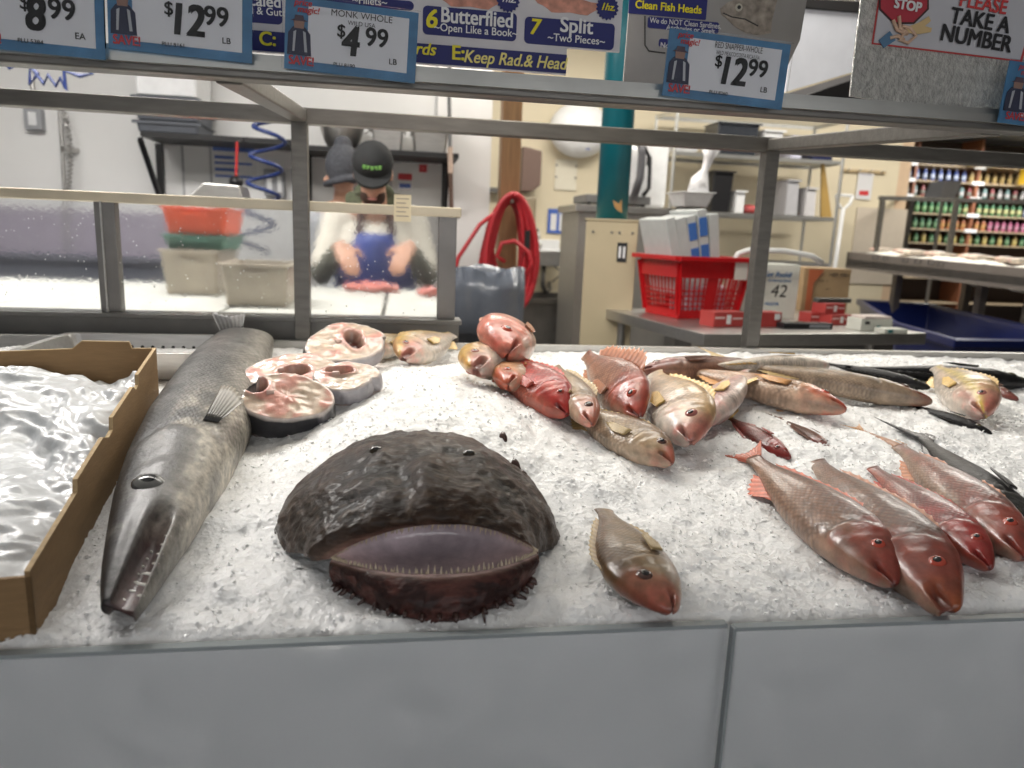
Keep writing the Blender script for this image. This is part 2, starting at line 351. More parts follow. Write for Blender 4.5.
# ---------------------------------------------------------------- fish
PROF = {
 'snapper': dict(t=[0, .02, .06, .12, .2, .3, .42, .56, .72, .86, .95, 1], hu=[.02, .045, .08, .125, .165, .185, .18, .155, .105, .06, .045, .05], hl=[.02, .04, .06, .085, .11, .128, .135, .125, .09, .05, .04, .045], w=[.012, .03, .045, .062, .078, .085, .082, .07, .048, .026, .014, .009]),
 'slim': dict(t=[0, .02, .06, .12, .2, .3, .42, .56, .72, .86, .95, 1], hu=[.012, .03, .05, .078, .1, .112, .112, .1, .075, .045, .034, .036], hl=[.012, .028, .045, .062, .08, .09, .09, .08, .06, .038, .03, .032], w=[.01, .024, .036, .05, .062, .07, .07, .06, .04, .022, .013, .009]),
 'barracuda': dict(t=[0, .02, .06, .11, .15, .2, .3, .45, .65, .8, .93, 1], hu=[.006, .012, .022, .032, .040, .049, .060, .069, .070, .066, .058, .05], hl=[.006, .011, .02, .030, .039, .047, .058, .067, .069, .064, .056, .05], w=[.007, .012, .02, .03, .036, .043, .052, .056, .054, .048, .036, .02]),
}
def smooth_interp(t, T, V):
    T = np.array(T); V = np.array(V); fx = np.linspace(0, 1, 801); y = np.interp(fx, T, V); k = np.exp(-np.linspace(-2, 2, 41)**2); k /= k.sum()
    yp = np.pad(y, 20, mode='edge'); ys = np.convolve(yp, k, 'valid'); wgt = np.clip(fx/.03, 0, 1); ys = ys*wgt+y*(1-wgt)
    return np.interp(t, fx, ys)
def sst(x): x = np.clip(x, 0, 1); return x*x*(3-2*x)
class FishShape:
    def __init__(s, L, prof, fat=1., deep=1., mt=.085, gap=.0, jaw=.0, ym=-.25, tg=.27, bend=0., gsharp=1.):
        s.__dict__.update(L=L, pr=PROF[prof], fat=fat, deep=deep, mt=mt, gap=gap, jaw=jaw, ym=ym, tg=tg, bend=bend, gs=gsharp)
    def pos(s, t, th):
        t = np.asarray(t, float); th = np.asarray(th, float); p = s.pr
        hu = smooth_interp(t, p['t'], p['hu'])*s.deep; hl = smooth_interp(t, p['t'], p['hl'])*s.deep; w = smooth_interp(t, p['t'], p['w'])*s.fat
        u = np.cos(th); sn = np.sin(th); yn = u
        y = np.where(u > 0, hu*u, hl*u); z = w*np.sign(sn)*np.abs(sn)**.85
        # gill cover: the rear edge of the plate stands a little proud of the body
        tg = s.tg-.055*(yn+.15)**2; d = t-tg
        z = z*(1+s.gs*np.where(d < 0, .075*np.exp(-(d/.045)**2), -.05*np.exp(-(d/.02)**2))*sst((.95-np.abs(yn))*3))
        d2 = t-(s.tg*.72-.03*yn); z = z*(1+s.gs*.03*np.where(d2 < 0, np.exp(-(d2/.02)**2), -np.exp(-(d2/.012)**2)))
        # cheek hollow in front of the eye, brow ridge
        mouth = sst((s.mt-t)/s.mt*3)*np.exp(-((yn-s.ym)/.16)**2)
        z = z*(1-.88*mouth)
        op = np.clip((s.mt*1.25-t)/(s.mt*1.25), 0, 1)
        lower = sst((s.ym-yn)/.25+.5)
        y = y-(s.gap*op)*lower+(s.gap*.35*op)*(1-lower)
        x = t-s.jaw*op*lower*op
        lip = np.exp(-((np.abs(yn-s.ym)-.3)/.13)**2)*sst((s.mt-t)/s.mt*2.5); z = z*(1+.14*lip)
        y = y+s.bend*(x-.3)**2
        return np.stack([x*s.L, y*s.L, z*s.L], -1), mouth, d, yn
def fishroot(name, label, cat, head, tail, L, roll, group):
    h = Vector(head); x = (Vector(tail)-h).normalized(); up = Vector((0, 0, 1)); z = (up-x*up.dot(x)).normalized()
    z = Matrix.Rotation(math.radians(roll), 3, x) @ z; y = z.cross(x)
    m = Matrix((x, y, z)).transposed().to_4x4(); m.translation = h
    return thing(name, label, cat, mtx=m, group=group)
def fmesh(name, v, f, cols, m, root, uv=None, smooth=True, label=None):
    me = bpy.data.meshes.new(name); me.from_pydata([tuple(p) for p in v], [], [tuple(int(i) for i in q) for q in f]); me.update()
    me.materials.append(m); o = bpy.data.objects.new(name, me); C.objects.link(o); o.parent = root
    if smooth: me.polygons.foreach_set('use_smooth', [True]*len(me.polygons))
    setcol(o, cols)
    if uv is not None:
        l = me.uv_layers.new(name='UVMap'); vi = np.zeros(len(me.loops), int); me.loops.foreach_get('vertex_index', vi); l.data.foreach_set('uv', uv[vi].ravel())
    if label: o['label'] = label
    return o
def fin(name, root, base, tip, m, c0, c1, thick=.0014, notch=0., rays=9, wav=.0, lift=(0, 0, 0)):
    """a fin spanned between a base polyline and a tip polyline (both lists of points)"""
    nb = rays*4+1; nr = 6; B = np.array([np.interp(np.linspace(0, 1, nb), np.linspace(0, 1, len(base)), [p[k] for p in base]) for k in range(3)]).T
    T = np.array([np.interp(np.linspace(0, 1, nb), np.linspace(0, 1, len(tip)), [p[k] for p in tip]) for k in range(3)]).T
    a, b_ = B, T; n = np.cross((B[-1]-B[0]), (T.mean(0)-B.mean(0))); n = n/(np.linalg.norm(n)+1e-9)
    vs = []; cs = []; i = np.arange(nb); ray_ = .5+.5*np.cos(2*PI*i*rays/(nb-1))
    for sgn in (1, -1):
        for r in range(nr+1):
            k = r/nr; kk = k*(1-notch*(1-ray_)*(r == nr)*.5); q = B*(1-kk[:, None] if hasattr(kk, 'shape') else 1-kk)+T*(kk[:, None] if hasattr(kk, 'shape') else kk)
            th = (thick*(1-.75*k))*(.35+.65*ray_)/2*sgn
            q = q+n*(th+wav*np.sin(i*.5)*k)[:, None]+np.array(lift)*k*k; vs.append(q)
            c = np.array(c0)*(1-k)+np.array(c1)*k; cs.append(c[None]*(.75+.35*ray_)[:, None])
    v = np.concatenate(vs); c = np.concatenate(cs); f = []; R = nr+1
    for s_ in (0, 1):
        o = s_*R*nb
        for r in range(nr):
            for k in range(nb-1):
                q = (o+r*nb+k, o+r*nb+k+1, o+(r+1)*nb+k+1, o+(r+1)*nb+k); f.append(q if s_ == 0 else q[::-1])
    e = R*nb
    for k in range(nb-1): f.append((nr*nb+k, nr*nb+k+1, e+nr*nb+k+1, e+nr*nb+k)); f.append((k+1, k, e+k, e+k+1))
    for r in range(nr): f.append(((r+1)*nb, r*nb, e+r*nb, e+(r+1)*nb)); f.append((r*nb+nb-1, (r+1)*nb+nb-1, e+(r+1)*nb+nb-1, e+r*nb+nb-1))
    return fmesh(name, v, f, c, m, root)
def eye(root, c, n, r, iris, pupil=(.01, .01, .012), rim=(.3, .1, .08)):
    n = Vector(n).normalized(); q = n.to_track_quat('Z', 'Y').to_matrix(); vs = []; cs = []; N = 20
    prof = [(1.2, -.35, rim), (1.15, .0, rim), (1.03, .08, rim), (.98, .12, iris), (.86, .26, iris), (.55, .38, iris), (.5, .40, pupil), (.25, .46, pupil), (.02, .48, pupil)]
    for a, h, col in prof:
        for k in range(N): b = 2*PI*k/N; vs.append(Vector(c)+q @ Vector((a*r*math.cos(b), a*r*math.sin(b)*.92, h*r))); cs.append(col)
    f = [(i*N+k, i*N+(k+1) % N, (i+1)*N+(k+1) % N, (i+1)*N+k) for i in range(len(prof)-1) for k in range(N)]+[tuple((len(prof)-1)*N+k for k in range(N)), tuple(range(N))[::-1]]
    return fmesh('eye', vs, f, cs, EYEM, root)
FISHM = vmat('fish_skin', .3, .3, 45, .3, .35, scales=46., sss=.06)
FISHS = vmat('slim_fish_skin', .3, .3, 60, .3, .3, scales=70., sss=.05)
BARM = vmat('barracuda_skin', .42, .12, 75, .6, .7, scales=95.)
BLKM = vmat('black_fish_skin', .38, .0, 90, .4, .5, spec=.3)
FINM = vmat('fin_skin', .35, .3, 80, .2, .2)
EYEM = vmat('fish_eye', .12, .5, 200, .05, .02)
SCH = {
 'pink': dict(d=(.30, .11, .07), f=(.42, .21, .14), b=(.60, .42, .33), h=(.44, .085, .06), m=(.40, .04, .03), fin=(.62, .28, .16), iris=(.5, .08, .05)),
 'olive': dict(d=(.22, .13, .065), f=(.38, .26, .14), b=(.58, .45, .34), h=(.46, .17, .11), m=(.55, .12, .10), fin=(.50, .36, .16), iris=(.10, .05, .04)),
 'red': dict(d=(.40, .035, .025), f=(.52, .05, .035), b=(.62, .18, .13), h=(.48, .03, .025), m=(.30, .02, .02), fin=(.55, .08, .05), iris=(.4, .06, .04)),
 'maroon': dict(d=(.16, .025, .02), f=(.22, .045, .04), b=(.35, .11, .09), h=(.30, .03, .03), m=(.2, .02, .02), fin=(.3, .05, .04), iris=(.2, .05, .04)),
 'white': dict(d=(.62, .42, .22), f=(.70, .55, .45), b=(.80, .74, .68), h=(.58, .26, .22), m=(.5, .1, .09), fin=(.75, .5, .15), iris=(.35, .12, .10)),
 'orange': dict(d=(.55, .26, .12), f=(.60, .34, .20), b=(.72, .52, .40), h=(.62, .13, .07), m=(.55, .08, .05), fin=(.7, .35, .12), iris=(.5, .1, .07)),
 'brown': dict(d=(.12, .05, .035), f=(.22, .09, .06), b=(.35, .2, .15), h=(.2, .05, .04), m=(.15, .03, .03), fin=(.2, .1, .07), iris=(.2, .1, .08)),
 'black': dict(d=(.008, .008, .01), f=(.018, .018, .02), b=(.06, .06, .065), h=(.012, .012, .014), m=(.01, .01, .01), fin=(.01, .01, .012), iris=(.1, .09, .05)),
 'grey': dict(d=(.035, .037, .04), f=(.13, .13, .13), b=(.46, .44, .40), h=(.1, .1, .1), m=(.03, .02, .02), fin=(.09, .09, .09), iris=(.16, .16, .15)),
}
def build_fish(name, label, root, L, sch, prof='snapper', hred=.3, seed=0, eyer=.026, eyet=.135, eyey=.42, dfin=.05, tsc=1., dim=.8, stripe=None, mold=None, tailf=True, pec=True, bodym=None, N=72, M=48, **k):
    s = SCH[sch] if isinstance(sch, str) else sch; F = FishShape(L, prof, **k)
    ts = np.linspace(0, 1, N)**1.35; th = np.arange(M)*2*PI/M; T, H = np.meshgrid(ts, th, indexing='ij')
    p, mouth, dg, yn = F.pos(T.ravel(), H.ravel()); t = T.ravel()
    nz = fbm(p/L, 9, 4, seed); nz2 = fbm(p/L, 26, 3, seed+7)
    e = yn+nz*.35; d, f_, b_ = (np.array(s[q]) for q in 'dfb')
    kd = sst((e-.05)/.75)[:, None]; kb = sst((-e-.1)/.6)[:, None]; c = f_*(1-kd)+d*kd; c = c*(1-kb)+b_*kb
    kh = (sst((hred-t+nz*.16)/.12)*sst((yn+1.15+nz2*.5)))[:, None]*.85; c = c*(1-kh)+np.array(s['h'])*kh
    km = (sst((F.mt*1.6-t)/F.mt)*(.5+nz2))[:, None]; km = np.clip(km, 0, 1)*.6; c = c*(1-km)+np.array(s['m'])*km
    if mold is not None: c = mold(c, t, yn, nz, nz2)
    if stripe: 
        ks = np.exp(-((yn-stripe[0]+nz*.1)/stripe[1])**2)[:, None]*stripe[3]; c = c*(1-ks)+np.array(stripe[2])*ks
    c = dim*c*(1+nz2*.5)[:, None]*np.array([1., .96, .90])
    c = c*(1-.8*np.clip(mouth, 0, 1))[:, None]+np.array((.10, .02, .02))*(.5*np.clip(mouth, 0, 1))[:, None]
    g = np.exp(-((dg-.006)/.007)**2)*sst((.9-np.abs(yn))*4); c = c*(1-.6*g)[:, None]
    al = sst((t-F.tg+.02)/.04); col = np.concatenate([np.clip(c, 0.002, 1), al[:, None]], 1)
    f = []
    for i in range(N-1):
        for j in range(M): f.append((i*M+j, i*M+(j+1) % M, (i+1)*M+(j+1) % M, (i+1)*M+j))
    f.append(tuple(range(M))[::-1]); f.append(tuple((N-1)*M+j for j in range(M)))
    uv = np.stack([t, .5*np.sin(H.ravel()/2)**1*0+yn*.16], 1)
    fmesh('body', p, f, col, bodym or FISHM, root, uv)
    def at_(tt, a): q = F.pos(np.array([tt]), np.array([a]))[0][0]; return q
    for sd in (1, -1):
        a = math.acos(eyey); q = at_(eyet, a*sd); q2 = at_(eyet+.03, a*sd); q3 = at_(eyet, (a+.25)*sd); nn = np.cross(q2-q, q3-q); nn = nn*np.sign(nn[2])*sd
        nn = nn/np.linalg.norm(nn); eye(root, q-nn*eyer*L*.12, nn, eyer*L, s['iris'], rim=tuple(.6*x for x in s['h']))
    fc = np.array(s['fin'])
    if pec:
        for sd in (1, -1):
            a0, a1 = 1.72*sd, 2.15*sd; b0, b1 = at_(F.tg+.035, a0), at_(F.tg+.05, a1); o = np.array((0, 0, .004*sd*1.0))
            t0, t1, t2 = at_(F.tg+.2, a0+.05*sd)+o*5*L, at_(F.tg+.24, a0+.3*sd)+o*6*L, at_(F.tg+.15, a1+.12*sd)+o*5*L
            fin('pectoral_fin', root, [b0+o, b1+o], [t0, t1, t2], FINM, fc*.8, fc, .003*L/.3, .2, 8)
    base = [at_(x, 0)-np.array((0, .006*L, 0)) for x in np.linspace(.3, .84, 12)]
    hts = dfin*np.array([.35, .8, 1, 1, .95, .85, .75, .7, .75, .8, .65, .3])
    fin('dorsal_fin', root, base, [b+np.array(((.035+.02*i/12)*L, hts[i]*L, 0)) for i, b in enumerate(base)], FINM, np.array(s['d'])*.8+fc*.2, fc, .0035*L/.3, .6, 12)
    base = [at_(x, PI)+np.array((0, .006*L, 0)) for x in np.linspace(.64, .82, 5)]
    fin('anal_fin', root, base, [b+np.array((.05*L, -h*L, 0)) for b, h in zip(base, (.02, .07, .06, .04, .015))], FINM, fc*.8, fc, .003*L/.3, .4, 6)
    if tailf:
        b0, b1 = at_(.985, .35), at_(.985, PI-.35); b0[2] = b1[2] = 0; m_ = (b0+b1)/2; x = np.array((L, 0, 0)); y = np.array((0, L, 0))
        fin('tail_fin', root, [b0, b1], [m_+tsc*(.24*x+.17*y), m_+tsc*(.17*x+.1*y), m_+tsc*(.12*x+.0*y), m_+tsc*(.17*x-.1*y), m_+tsc*(.23*x-.16*y)], FINM, fc*.8, fc, .004*L/.3, .15, 12)
    return F
def fish(label, head, tail, sch, L=None, roll=0, prof='snapper', group=None, dz=(.025, .025), cat='fish', name='snapper', **k):
    if L and L < .3 and group and 'pile' in group: L *= 1.4; k.setdefault('tailf', False)
    h = on(*head, dz[0]); t = on(*tail, dz[1]); Ld = (t-h).length if L is None else L
    if L is not None: t = h+(t-h).normalized()*L
    r = fishroot(name, label, cat, h, t, Ld, roll, group)
    if sch == 'black': k['bodym'] = BLKM
    if prof == 'slim' and 'bodym' not in k: k['bodym'] = FISHS
    build_fish(name, label, r, Ld, sch, prof, seed=hash_(label), **k)
    return r
def hash_(s): return sum(ord(c)*(i+1) for i, c in enumerate(s)) % 991
def red_mold(c, t, yn, nz, nz2):
    return c
# --- barracuda
def bar_mold(c, t, yn, nz, nz2):
    k = (sst((.16-t)/.1)*.0)[:, None]; c = c*(1-k)
    # scuffed pale patches on the cheek and belly
    q = (sst((nz+nz2*.9-.03)/.16)*sst((.5-t)/.15)*sst((.45-yn)/.5)*sst((t-.08)/.06))[:, None]*.9
    c = c*(1-q)+np.array((.85, .80, .70))*q
    q = (sst((.22-t+nz*.15)/.1)*sst((yn+.15+nz2*.5)/.5))[:, None]*.75; c = c*(1-q)+np.array((.022, .022, .025))*q
    q = (sst((nz2-.02)/.2)*.35)[:, None]; c = c*(1-q)+np.array((.34, .34, .33))*q
    return c
h = on(113, 607, .028); t_ = on(243, 338, .04)
r = fishroot('barracuda', 'large grey barracuda with toothed open jaws lying beside the cardboard box', 'fish', h, t_, (t_-h).length, 6, None)
Lb = (t_-h).length
BF = build_fish('barracuda', '', r, Lb, 'grey', 'barracuda', hred=.16, seed=3, eyer=.0155, eyet=.172, eyey=.2, dfin=.008, mt=.145, gap=.015, jaw=.012, ym=-.38, tg=.31, fat=1.12, deep=1.06, tailf=False, bend=-.02, mold=bar_mold, N=110, M=64, bodym=BARM, dim=.62, gsharp=.8, pec=False)
b0 = BF.pos(np.array([.335]), np.array([1.9]))[0][0]; b1 = BF.pos(np.array([.345]), np.array([2.2]))[0][0]
fin('pectoral_fin', r, [b0+(0, 0, .002), b1+(0, 0, .002)], [b0+(.085, -.012, .03), b0+(.09, -.03, .028), b1+(.06, -.03, .02)], FINM, (.05, .05, .05), (.3, .27, .22), .005, .1, 7)
tm = MB()
for k in range(7):
    for lo in (0, 1):
        tt = .012+.013*k+.004*lo; a = 1.45 if not lo else 1.95
        a = a+.45; q = BF.pos(np.array([tt]), np.array([a]))[0][0]; hh = (.011 if k in (1, 2) else .006)*(1 if lo else -1)
        tm.tube([q+(0, 0, -.003), q+(-.001, hh*.6, -.001), q+(-.003, hh, 0)], [.0022, .0014, .0003], 6)
tb = MB(); tb.v = tm.v; tb.f = tm.f; tb.mi = tm.mi
me = bpy.data.meshes.new('teeth'); me.from_pydata([tuple(p) for p in tb.v], [], tb.f); me.materials.append(mat('tooth', (.75, .73, .65), .25)); o = bpy.data.objects.new('teeth', me); C.objects.link(o); o.parent = r

b0 = BF.pos(np.array([.985]), np.array([.3]))[0][0]; b1 = BF.pos(np.array([.985]), np.array([1.4]))[0][0]
fin('tail_fin', r, [b0, b1], [b0+(.03, .03, .045), (b0+b1)/2+(.02, .01, .03), b1+(.04, 0, .03)], FINM, (.1, .1, .1), (.3, .3, .3), .005, .2, 7)
# --- monkfish head
def monkfish():
    xc = .028
    # centre profile (y, z), edge point (y, z), half width, zone: 0 underside/chin, 1 lip, 2 inside, 3 lip, 4 top
    K = [(.80, .808, .84, .812, .10, 0), (.757, .814, .82, .82, .112, 0), (.735, .829, .806, .836, .122, 0), (.729, .85, .80, .852, .127, 0), (.742, .868, .802, .866, .130, 0), (.753, .876, .806, .874, .128, 1), (.763, .874, .807, .874, .127, 1),
         (.772, .862, .808, .874, .126, 2), (.80, .852, .809, .874, .125, 2), (.85, .850, .81, .874, .124, 2), (.89, .862, .81, .874, .124, 2), (.885, .888, .81, .874, .124, 2), (.855, .905, .81, .875, .125, 2), (.828, .908, .808, .875, .127, 3),
         (.812, .911, .806, .876, .129, 3), (.806, .92, .808, .870, .132, 4), (.82, .933, .83, .865, .138, 4), (.85, .946, .868, .850, .158, 4), (.89, .955, .905, .838, .182, 4), (.94, .962, .95, .831, .196, 4), (1.0, .962, 1.0, .83, .192, 4), (1.06, .955, 1.04, .85, .165, 4), (1.12, .94, 1.1, .87, .14, 4), (1.2, .915, 1.16, .89, .11, 4)]
    K = np.array(K, float); NK = 230; NU = 170; kk = np.linspace(0, len(K)-1, NK)
    ip = lambda c: np.convolve(np.pad(np.interp(kk, np.arange(len(K)), K[:, c]), 5, mode='edge'), np.ones(11)/11, 'valid')
    cy, cz, ey, ez, W, zone = (ip(c) for c in range(6)); zn = np.interp(kk, np.arange(len(K)), K[:, 5])
    u = np.sin(np.linspace(-1, 1, NU)*PI/2)*.9998
    U, I = np.meshgrid(u, np.arange(NK), indexing='ij'); U = U.ravel(); I = I.ravel()
    top = zn[I] > 3.5
    g = np.where(top, 1-np.sqrt(np.clip(1-np.abs(U)**2.0, 0, 1)), np.abs(U)**2.1)
    tw = np.clip((zn[I]-2.8)/1.2, 0, 1); g = (1-np.sqrt(np.clip(1-np.abs(U)**2.0, 0, 1)))*tw+(np.abs(U)**2.1)*(1-tw)
    x = xc+W[I]*U+.024*(1-sst((zn[I]-3.)/1.2))*(1-.62*np.clip(U, 0, 1)); y = cy[I]*(1-g)+ey[I]*g; z = cz[I]*(1-g)+ez[I]*g
    y = y-.008*U
    z = z+U*.004*(zn[I] < 3.9)+.006*np.exp(-((U+.25)/.12)**2)*np.exp(-((y-.96)/.04)**2)+.007*np.exp(-((U-.42)/.12)**2)*np.exp(-((y-.95)/.04)**2)
    # central ridge and eye sockets on the snout
    z = z+top*(.007*np.exp(-((U-.02)/.1)**2)*np.exp(-((y-.86)/.06)**2)-.007*np.exp(-((U+.15)/.09)**2)*np.exp(-((y-.9)/.05)**2)-.006*np.exp(-((U-.25)/.1)**2)*np.exp(-((y-.9)/.04)**2))
    p = np.stack([x, y, z], 1); q = p*np.array([1, 1.0, 1.0])
    outer = np.clip(np.abs(zn[I]-2)-.9, 0, 1)
    w1 = fbm(q, 18, 4, 1); w2 = fbm(q+np.stack([w1, w1, w1], 1)*.03, 55, 4, 4); ridge = 1-np.abs(w2)*4
    amp = (.0024+.0010*top)*outer; z = z-top*.032*sst((U+.1)/.95)
    a3 = p.reshape(NU, NK, 3); du = np.gradient(a3, axis=0); dk = np.gradient(a3, axis=1); n = np.cross(dk, du); n = n/(np.linalg.norm(n, axis=2, keepdims=True)+1e-9); n = n.reshape(-1, 3)
    mid = n[(NU//2)*NK+int(NK*.85)]; n = n*(1 if mid[2] > 0 else -1)
    p = p+n*(amp*(w1*3.0+ridge*.35)+.0008*fbm(q, 160, 2, 8))[:, None]
    # colour
    dk_ = np.array((.013, .008, .005)); br = np.array((.058, .032, .019)); pale = np.array((.15, .105, .075))
    m1 = sst((w1+.25)/.5)[:, None]; c = dk_*(1-m1)+br*m1; st = sst((fbm(q*np.array([.35, 1, 1])+np.stack([w1, w1, w1], 1)*.05, 110, 4, 12)-.08)/.22)[:, None]*.7; c = c*(1-st)+pale*st
    edge = sst((np.abs(U)-.55)/.45)[:, None]*.3*top[:, None]; c = c*(1-edge)+np.array((.15, .1, .075))*edge
    chin = sst((1.0-zn[I])/.5)[:, None]; cc = np.array((.035, .012, .010))+np.array((.06, .02, .015))*sst((w2+.1)/.3)[:, None]; c = c*(1-chin)+cc*chin
    lip = (np.exp(-((zn[I]-1)/.4)**2)+np.exp(-((zn[I]-3.1)/.45)**2))[:, None]; lip = np.clip(lip, 0, 1)*.8; c = c*(1-lip)+np.array((.17, .095, .075))*(1+w1[:, None])*lip
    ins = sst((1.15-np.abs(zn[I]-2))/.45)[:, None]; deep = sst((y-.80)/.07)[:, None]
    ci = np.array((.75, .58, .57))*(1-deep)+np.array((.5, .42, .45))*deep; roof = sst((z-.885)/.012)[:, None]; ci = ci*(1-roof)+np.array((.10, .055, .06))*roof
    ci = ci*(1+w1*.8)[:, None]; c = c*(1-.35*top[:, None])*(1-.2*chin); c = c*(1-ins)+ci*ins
    root = thing('monkfish', 'huge dark brown monkfish head with a wide gaping mouth on the ice', 'fish', (xc, .75, .82))
    R0 = np.array(MW[root.name].translation); f = []
    for i in range(NU-1):
        for k in range(NK-1): f.append((i*NK+k, (i+1)*NK+k, (i+1)*NK+k+1, i*NK+k+1))
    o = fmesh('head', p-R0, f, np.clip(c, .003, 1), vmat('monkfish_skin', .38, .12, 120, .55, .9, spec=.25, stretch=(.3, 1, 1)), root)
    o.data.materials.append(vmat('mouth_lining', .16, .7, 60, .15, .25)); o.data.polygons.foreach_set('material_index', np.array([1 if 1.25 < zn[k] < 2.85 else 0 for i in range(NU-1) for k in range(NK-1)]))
    G = p.reshape(NU, NK, 3); kl = int((6.3)/(len(K)-1)*NK); ku = int((13.6)/(len(K)-1)*NK)
    TM = mat('monk_tooth', (.62, .52, .38), .3, coat=.4)
    for nm, kq, sgn in (('lower_teeth', kl, 1), ('upper_teeth', ku, -1)):
        mb = MB()
        for row in (0, 1):
            for i in range(8, NU-8, 3 if row == 0 else 4):
                b = Vector(G[i, kq+row*2*sgn]); hh = rng.uniform(.004, .011)*(1.0 if row == 0 else .75)*(1-abs(u[i])**3*.6); lean = Vector((rng.normal(0, .0008), .0035 if sgn > 0 else .004, hh*sgn))
                mb.tube([b-Vector((0, 0, .001*sgn)), b+lean*.55, b+lean], [.0016, .001, .0002], 6)
        part(nm, mb, TM, root)
    mb = MB(); kc = int(2.6/(len(K)-1)*NK)
    for i in range(10, NU-10, 8):
        b = Vector(G[i, kc]); sz = rng.uniform(.004, .0075); dr = Vector((u[i]*.6, -1+abs(u[i])*.6, -.35)).normalized()
        mb.tube([b-dr*.003, b+dr*sz*.6, b+dr*sz, b+dr*sz*1.35+Vector((rng.normal(0, .002), 0, -.002))], [.0025, sz*.6, sz*.5, .0015], 8)
    b = Vector(G[int(NU*.62), kc]); mb.tube([b, b+Vector((.001, -.006, -.004)), b+Vector((.003, -.010, -.016))], [.003, .002, .0008], 8)
    part('chin_fringe', mb, mat('fringe_skin', (.045, .018, .014), .3, var=.3, scale=80, coat=.4), root, smooth=True)
    for (ex, ey_) in ((-.03, .955), (.095, .945)):
        j = np.argmin((G[..., 0]-ex)**2+(G[..., 1]-ey_)**2+(G[..., 2] < .92)*9); q = G.reshape(-1, 3)[j]
        eye(root, Vector(q)-Vector(R0), (0, -.5, 1), .0075, (.04, .03, .02), rim=(.05, .035, .025))
    mb = MB()
    for a, b_ in (((500, 428), (506, 447)), ((510, 455), (521, 475)), ((520, 470), (527, 482))):
        mb.tube([on(*a, -.004), (on(*a, .009)+on(*b_, .009))/2, on(*b_, -.004)], [.004, .007, .003], 8)
    part('fin_spine', mb, mat('fringe_skin', (.045, .018, .014)), root, smooth=True, label='dark fin tips of the monkfish poking out of the ice behind its head')
monkfish()

# --- fish steaks
def steak(label, c, rx, ry, hgt, tilt, rz, cav, seed, dark=.6, flap=.0):
    NA, NR = 72, 16; a = np.arange(NA)*2*PI/NA; rr = 1+.06*np.cos(2*a+seed)+.05*np.sin(3*a+seed*2)+flap*np.exp(-((a-.2)/.5)**2)
    root = thing('fish_steak', label, 'fish steak', mtx=Matrix.Translation(c) @ Matrix.Rotation(math.radians(tilt[0]), 4, 'X') @ Matrix.Rotation(math.radians(tilt[1]), 4, 'Y') @ Matrix.Rotation(math.radians(rz), 4, 'Z'), group='raw fish steaks stacked on the ice')
    v = []; col = []; lv = [(k/NR, hgt/2, 0) for k in range(NR+1)]+[(1.035, hgt*.36, 1), (1.05, .0, 1), (1.035, -hgt*.36, 1)]+[((NR-k)/NR, -hgt/2, 2) for k in range(0, NR+1, 4)]
    for r, z, zone in lv:
        x = rx*rr*r*np.cos(a); y = ry*rr*r*np.sin(a); p = np.stack([x, y, np.full(NA, z)], 1); n1 = fbm(p+seed, 28, 4, seed); n2 = fbm(p+seed, 90, 3, seed+3)
        d = np.hypot((x-cav[0]*rx)/(rx*cav[2]), (y-cav[1]*ry)/(ry*cav[3]))
        if zone == 0:
            hole = sst((1.15-d)/.35); p[:, 2] += n1*.006+n2*.003-hole*hgt*.75+.004*np.exp(-((d-1.35)/.25)**2)
            base = np.array((.60, .47, .36)); pk = sst((n1+.05)/.35)[:, None]; c_ = base*(1-pk)+np.array((.62, .30, .24))*pk
            ring = np.exp(-((d-1.3)/.22)**2)[:, None]*.8; c_ = c_*(1-ring)+np.array((.60, .26, .22))*ring
            c_ = c_*(1-hole[:, None])+np.array((.10, .03, .025))*hole[:, None]
            rim = sst((r-.93)/.07); c_ = c_*(1-rim)+np.array((.68, .60, .55))*rim
            c_ = c_*(1+n2[:, None]*.5)
        elif zone == 1:
            kd = sst((n1+.5*np.sin(a*1.+seed)+dark-.35)/.4)[:, None]; c_ = np.array((.38, .36, .38))*(1-kd)+np.array((.03, .03, .035))*kd
            p[:, :2] *= (1+n2*.06)[:, None]; p[:, 2] += n1*.008
        else: c_ = np.tile(np.array((.5, .34, .28)), (NA, 1))
        v.append(p); col.append(np.clip(c_, .003, 1))
    n = len(v); f = [(i*NA+j, i*NA+(j+1) % NA, (i+1)*NA+(j+1) % NA, (i+1)*NA+j) for i in range(n-1) for j in range(NA)]
    f = [q[::-1] for q in f]
    fmesh('flesh', np.concatenate(v), f, np.concatenate(col), vmat('steak_flesh', .28, .5, 60, .18, .35, sss=.1), root)
    mb = MB(); mb.tube([(cav[0]*rx*.2-rx*.3, 0, hgt/2+.001), (cav[0]*rx*.2-rx*.3+.012, .002, hgt/2+.002)], [.006, .005], 10)
    o = part('backbone', MB(), mat('bone', (.62, .45, .38), .3), None) if False else None
    me = bpy.data.meshes.new('backbone'); me.from_pydata(mb.v, [], mb.f); me.materials.append(mat('bone', (.6, .42, .36), .3, coat=.3)); q = bpy.data.objects.new('backbone', me); C.objects.link(q); q.parent = root
steak('back fish steak topmost behind the others with a hollow centre', on(345, 348, .055), .085, .075, .035, (24, 3), 20, (.25, .05, .22, .45), 5, .5, .1)
steak('middle fish steak with a round dark belly hole in pink flesh', on(292, 378, .050), .083, .06, .035, (20, -4), 5, (.1, -.15, .3, .32), 2, .4, .1)
steak('pink-rimmed fish steak with a silvery edge nearest the ice mound', on(345, 383, .030), .058, .042, .035, (22, -6), -10, (-.2, .3, .4, .25), 9, .0, .2)
steak('front fish steak standing with black and silver skin below its pale flesh', on(288, 408, .028), .078, .052, .06, (34, 4), -8, (-.72, .25, .22, .3), 4, .95, .0)

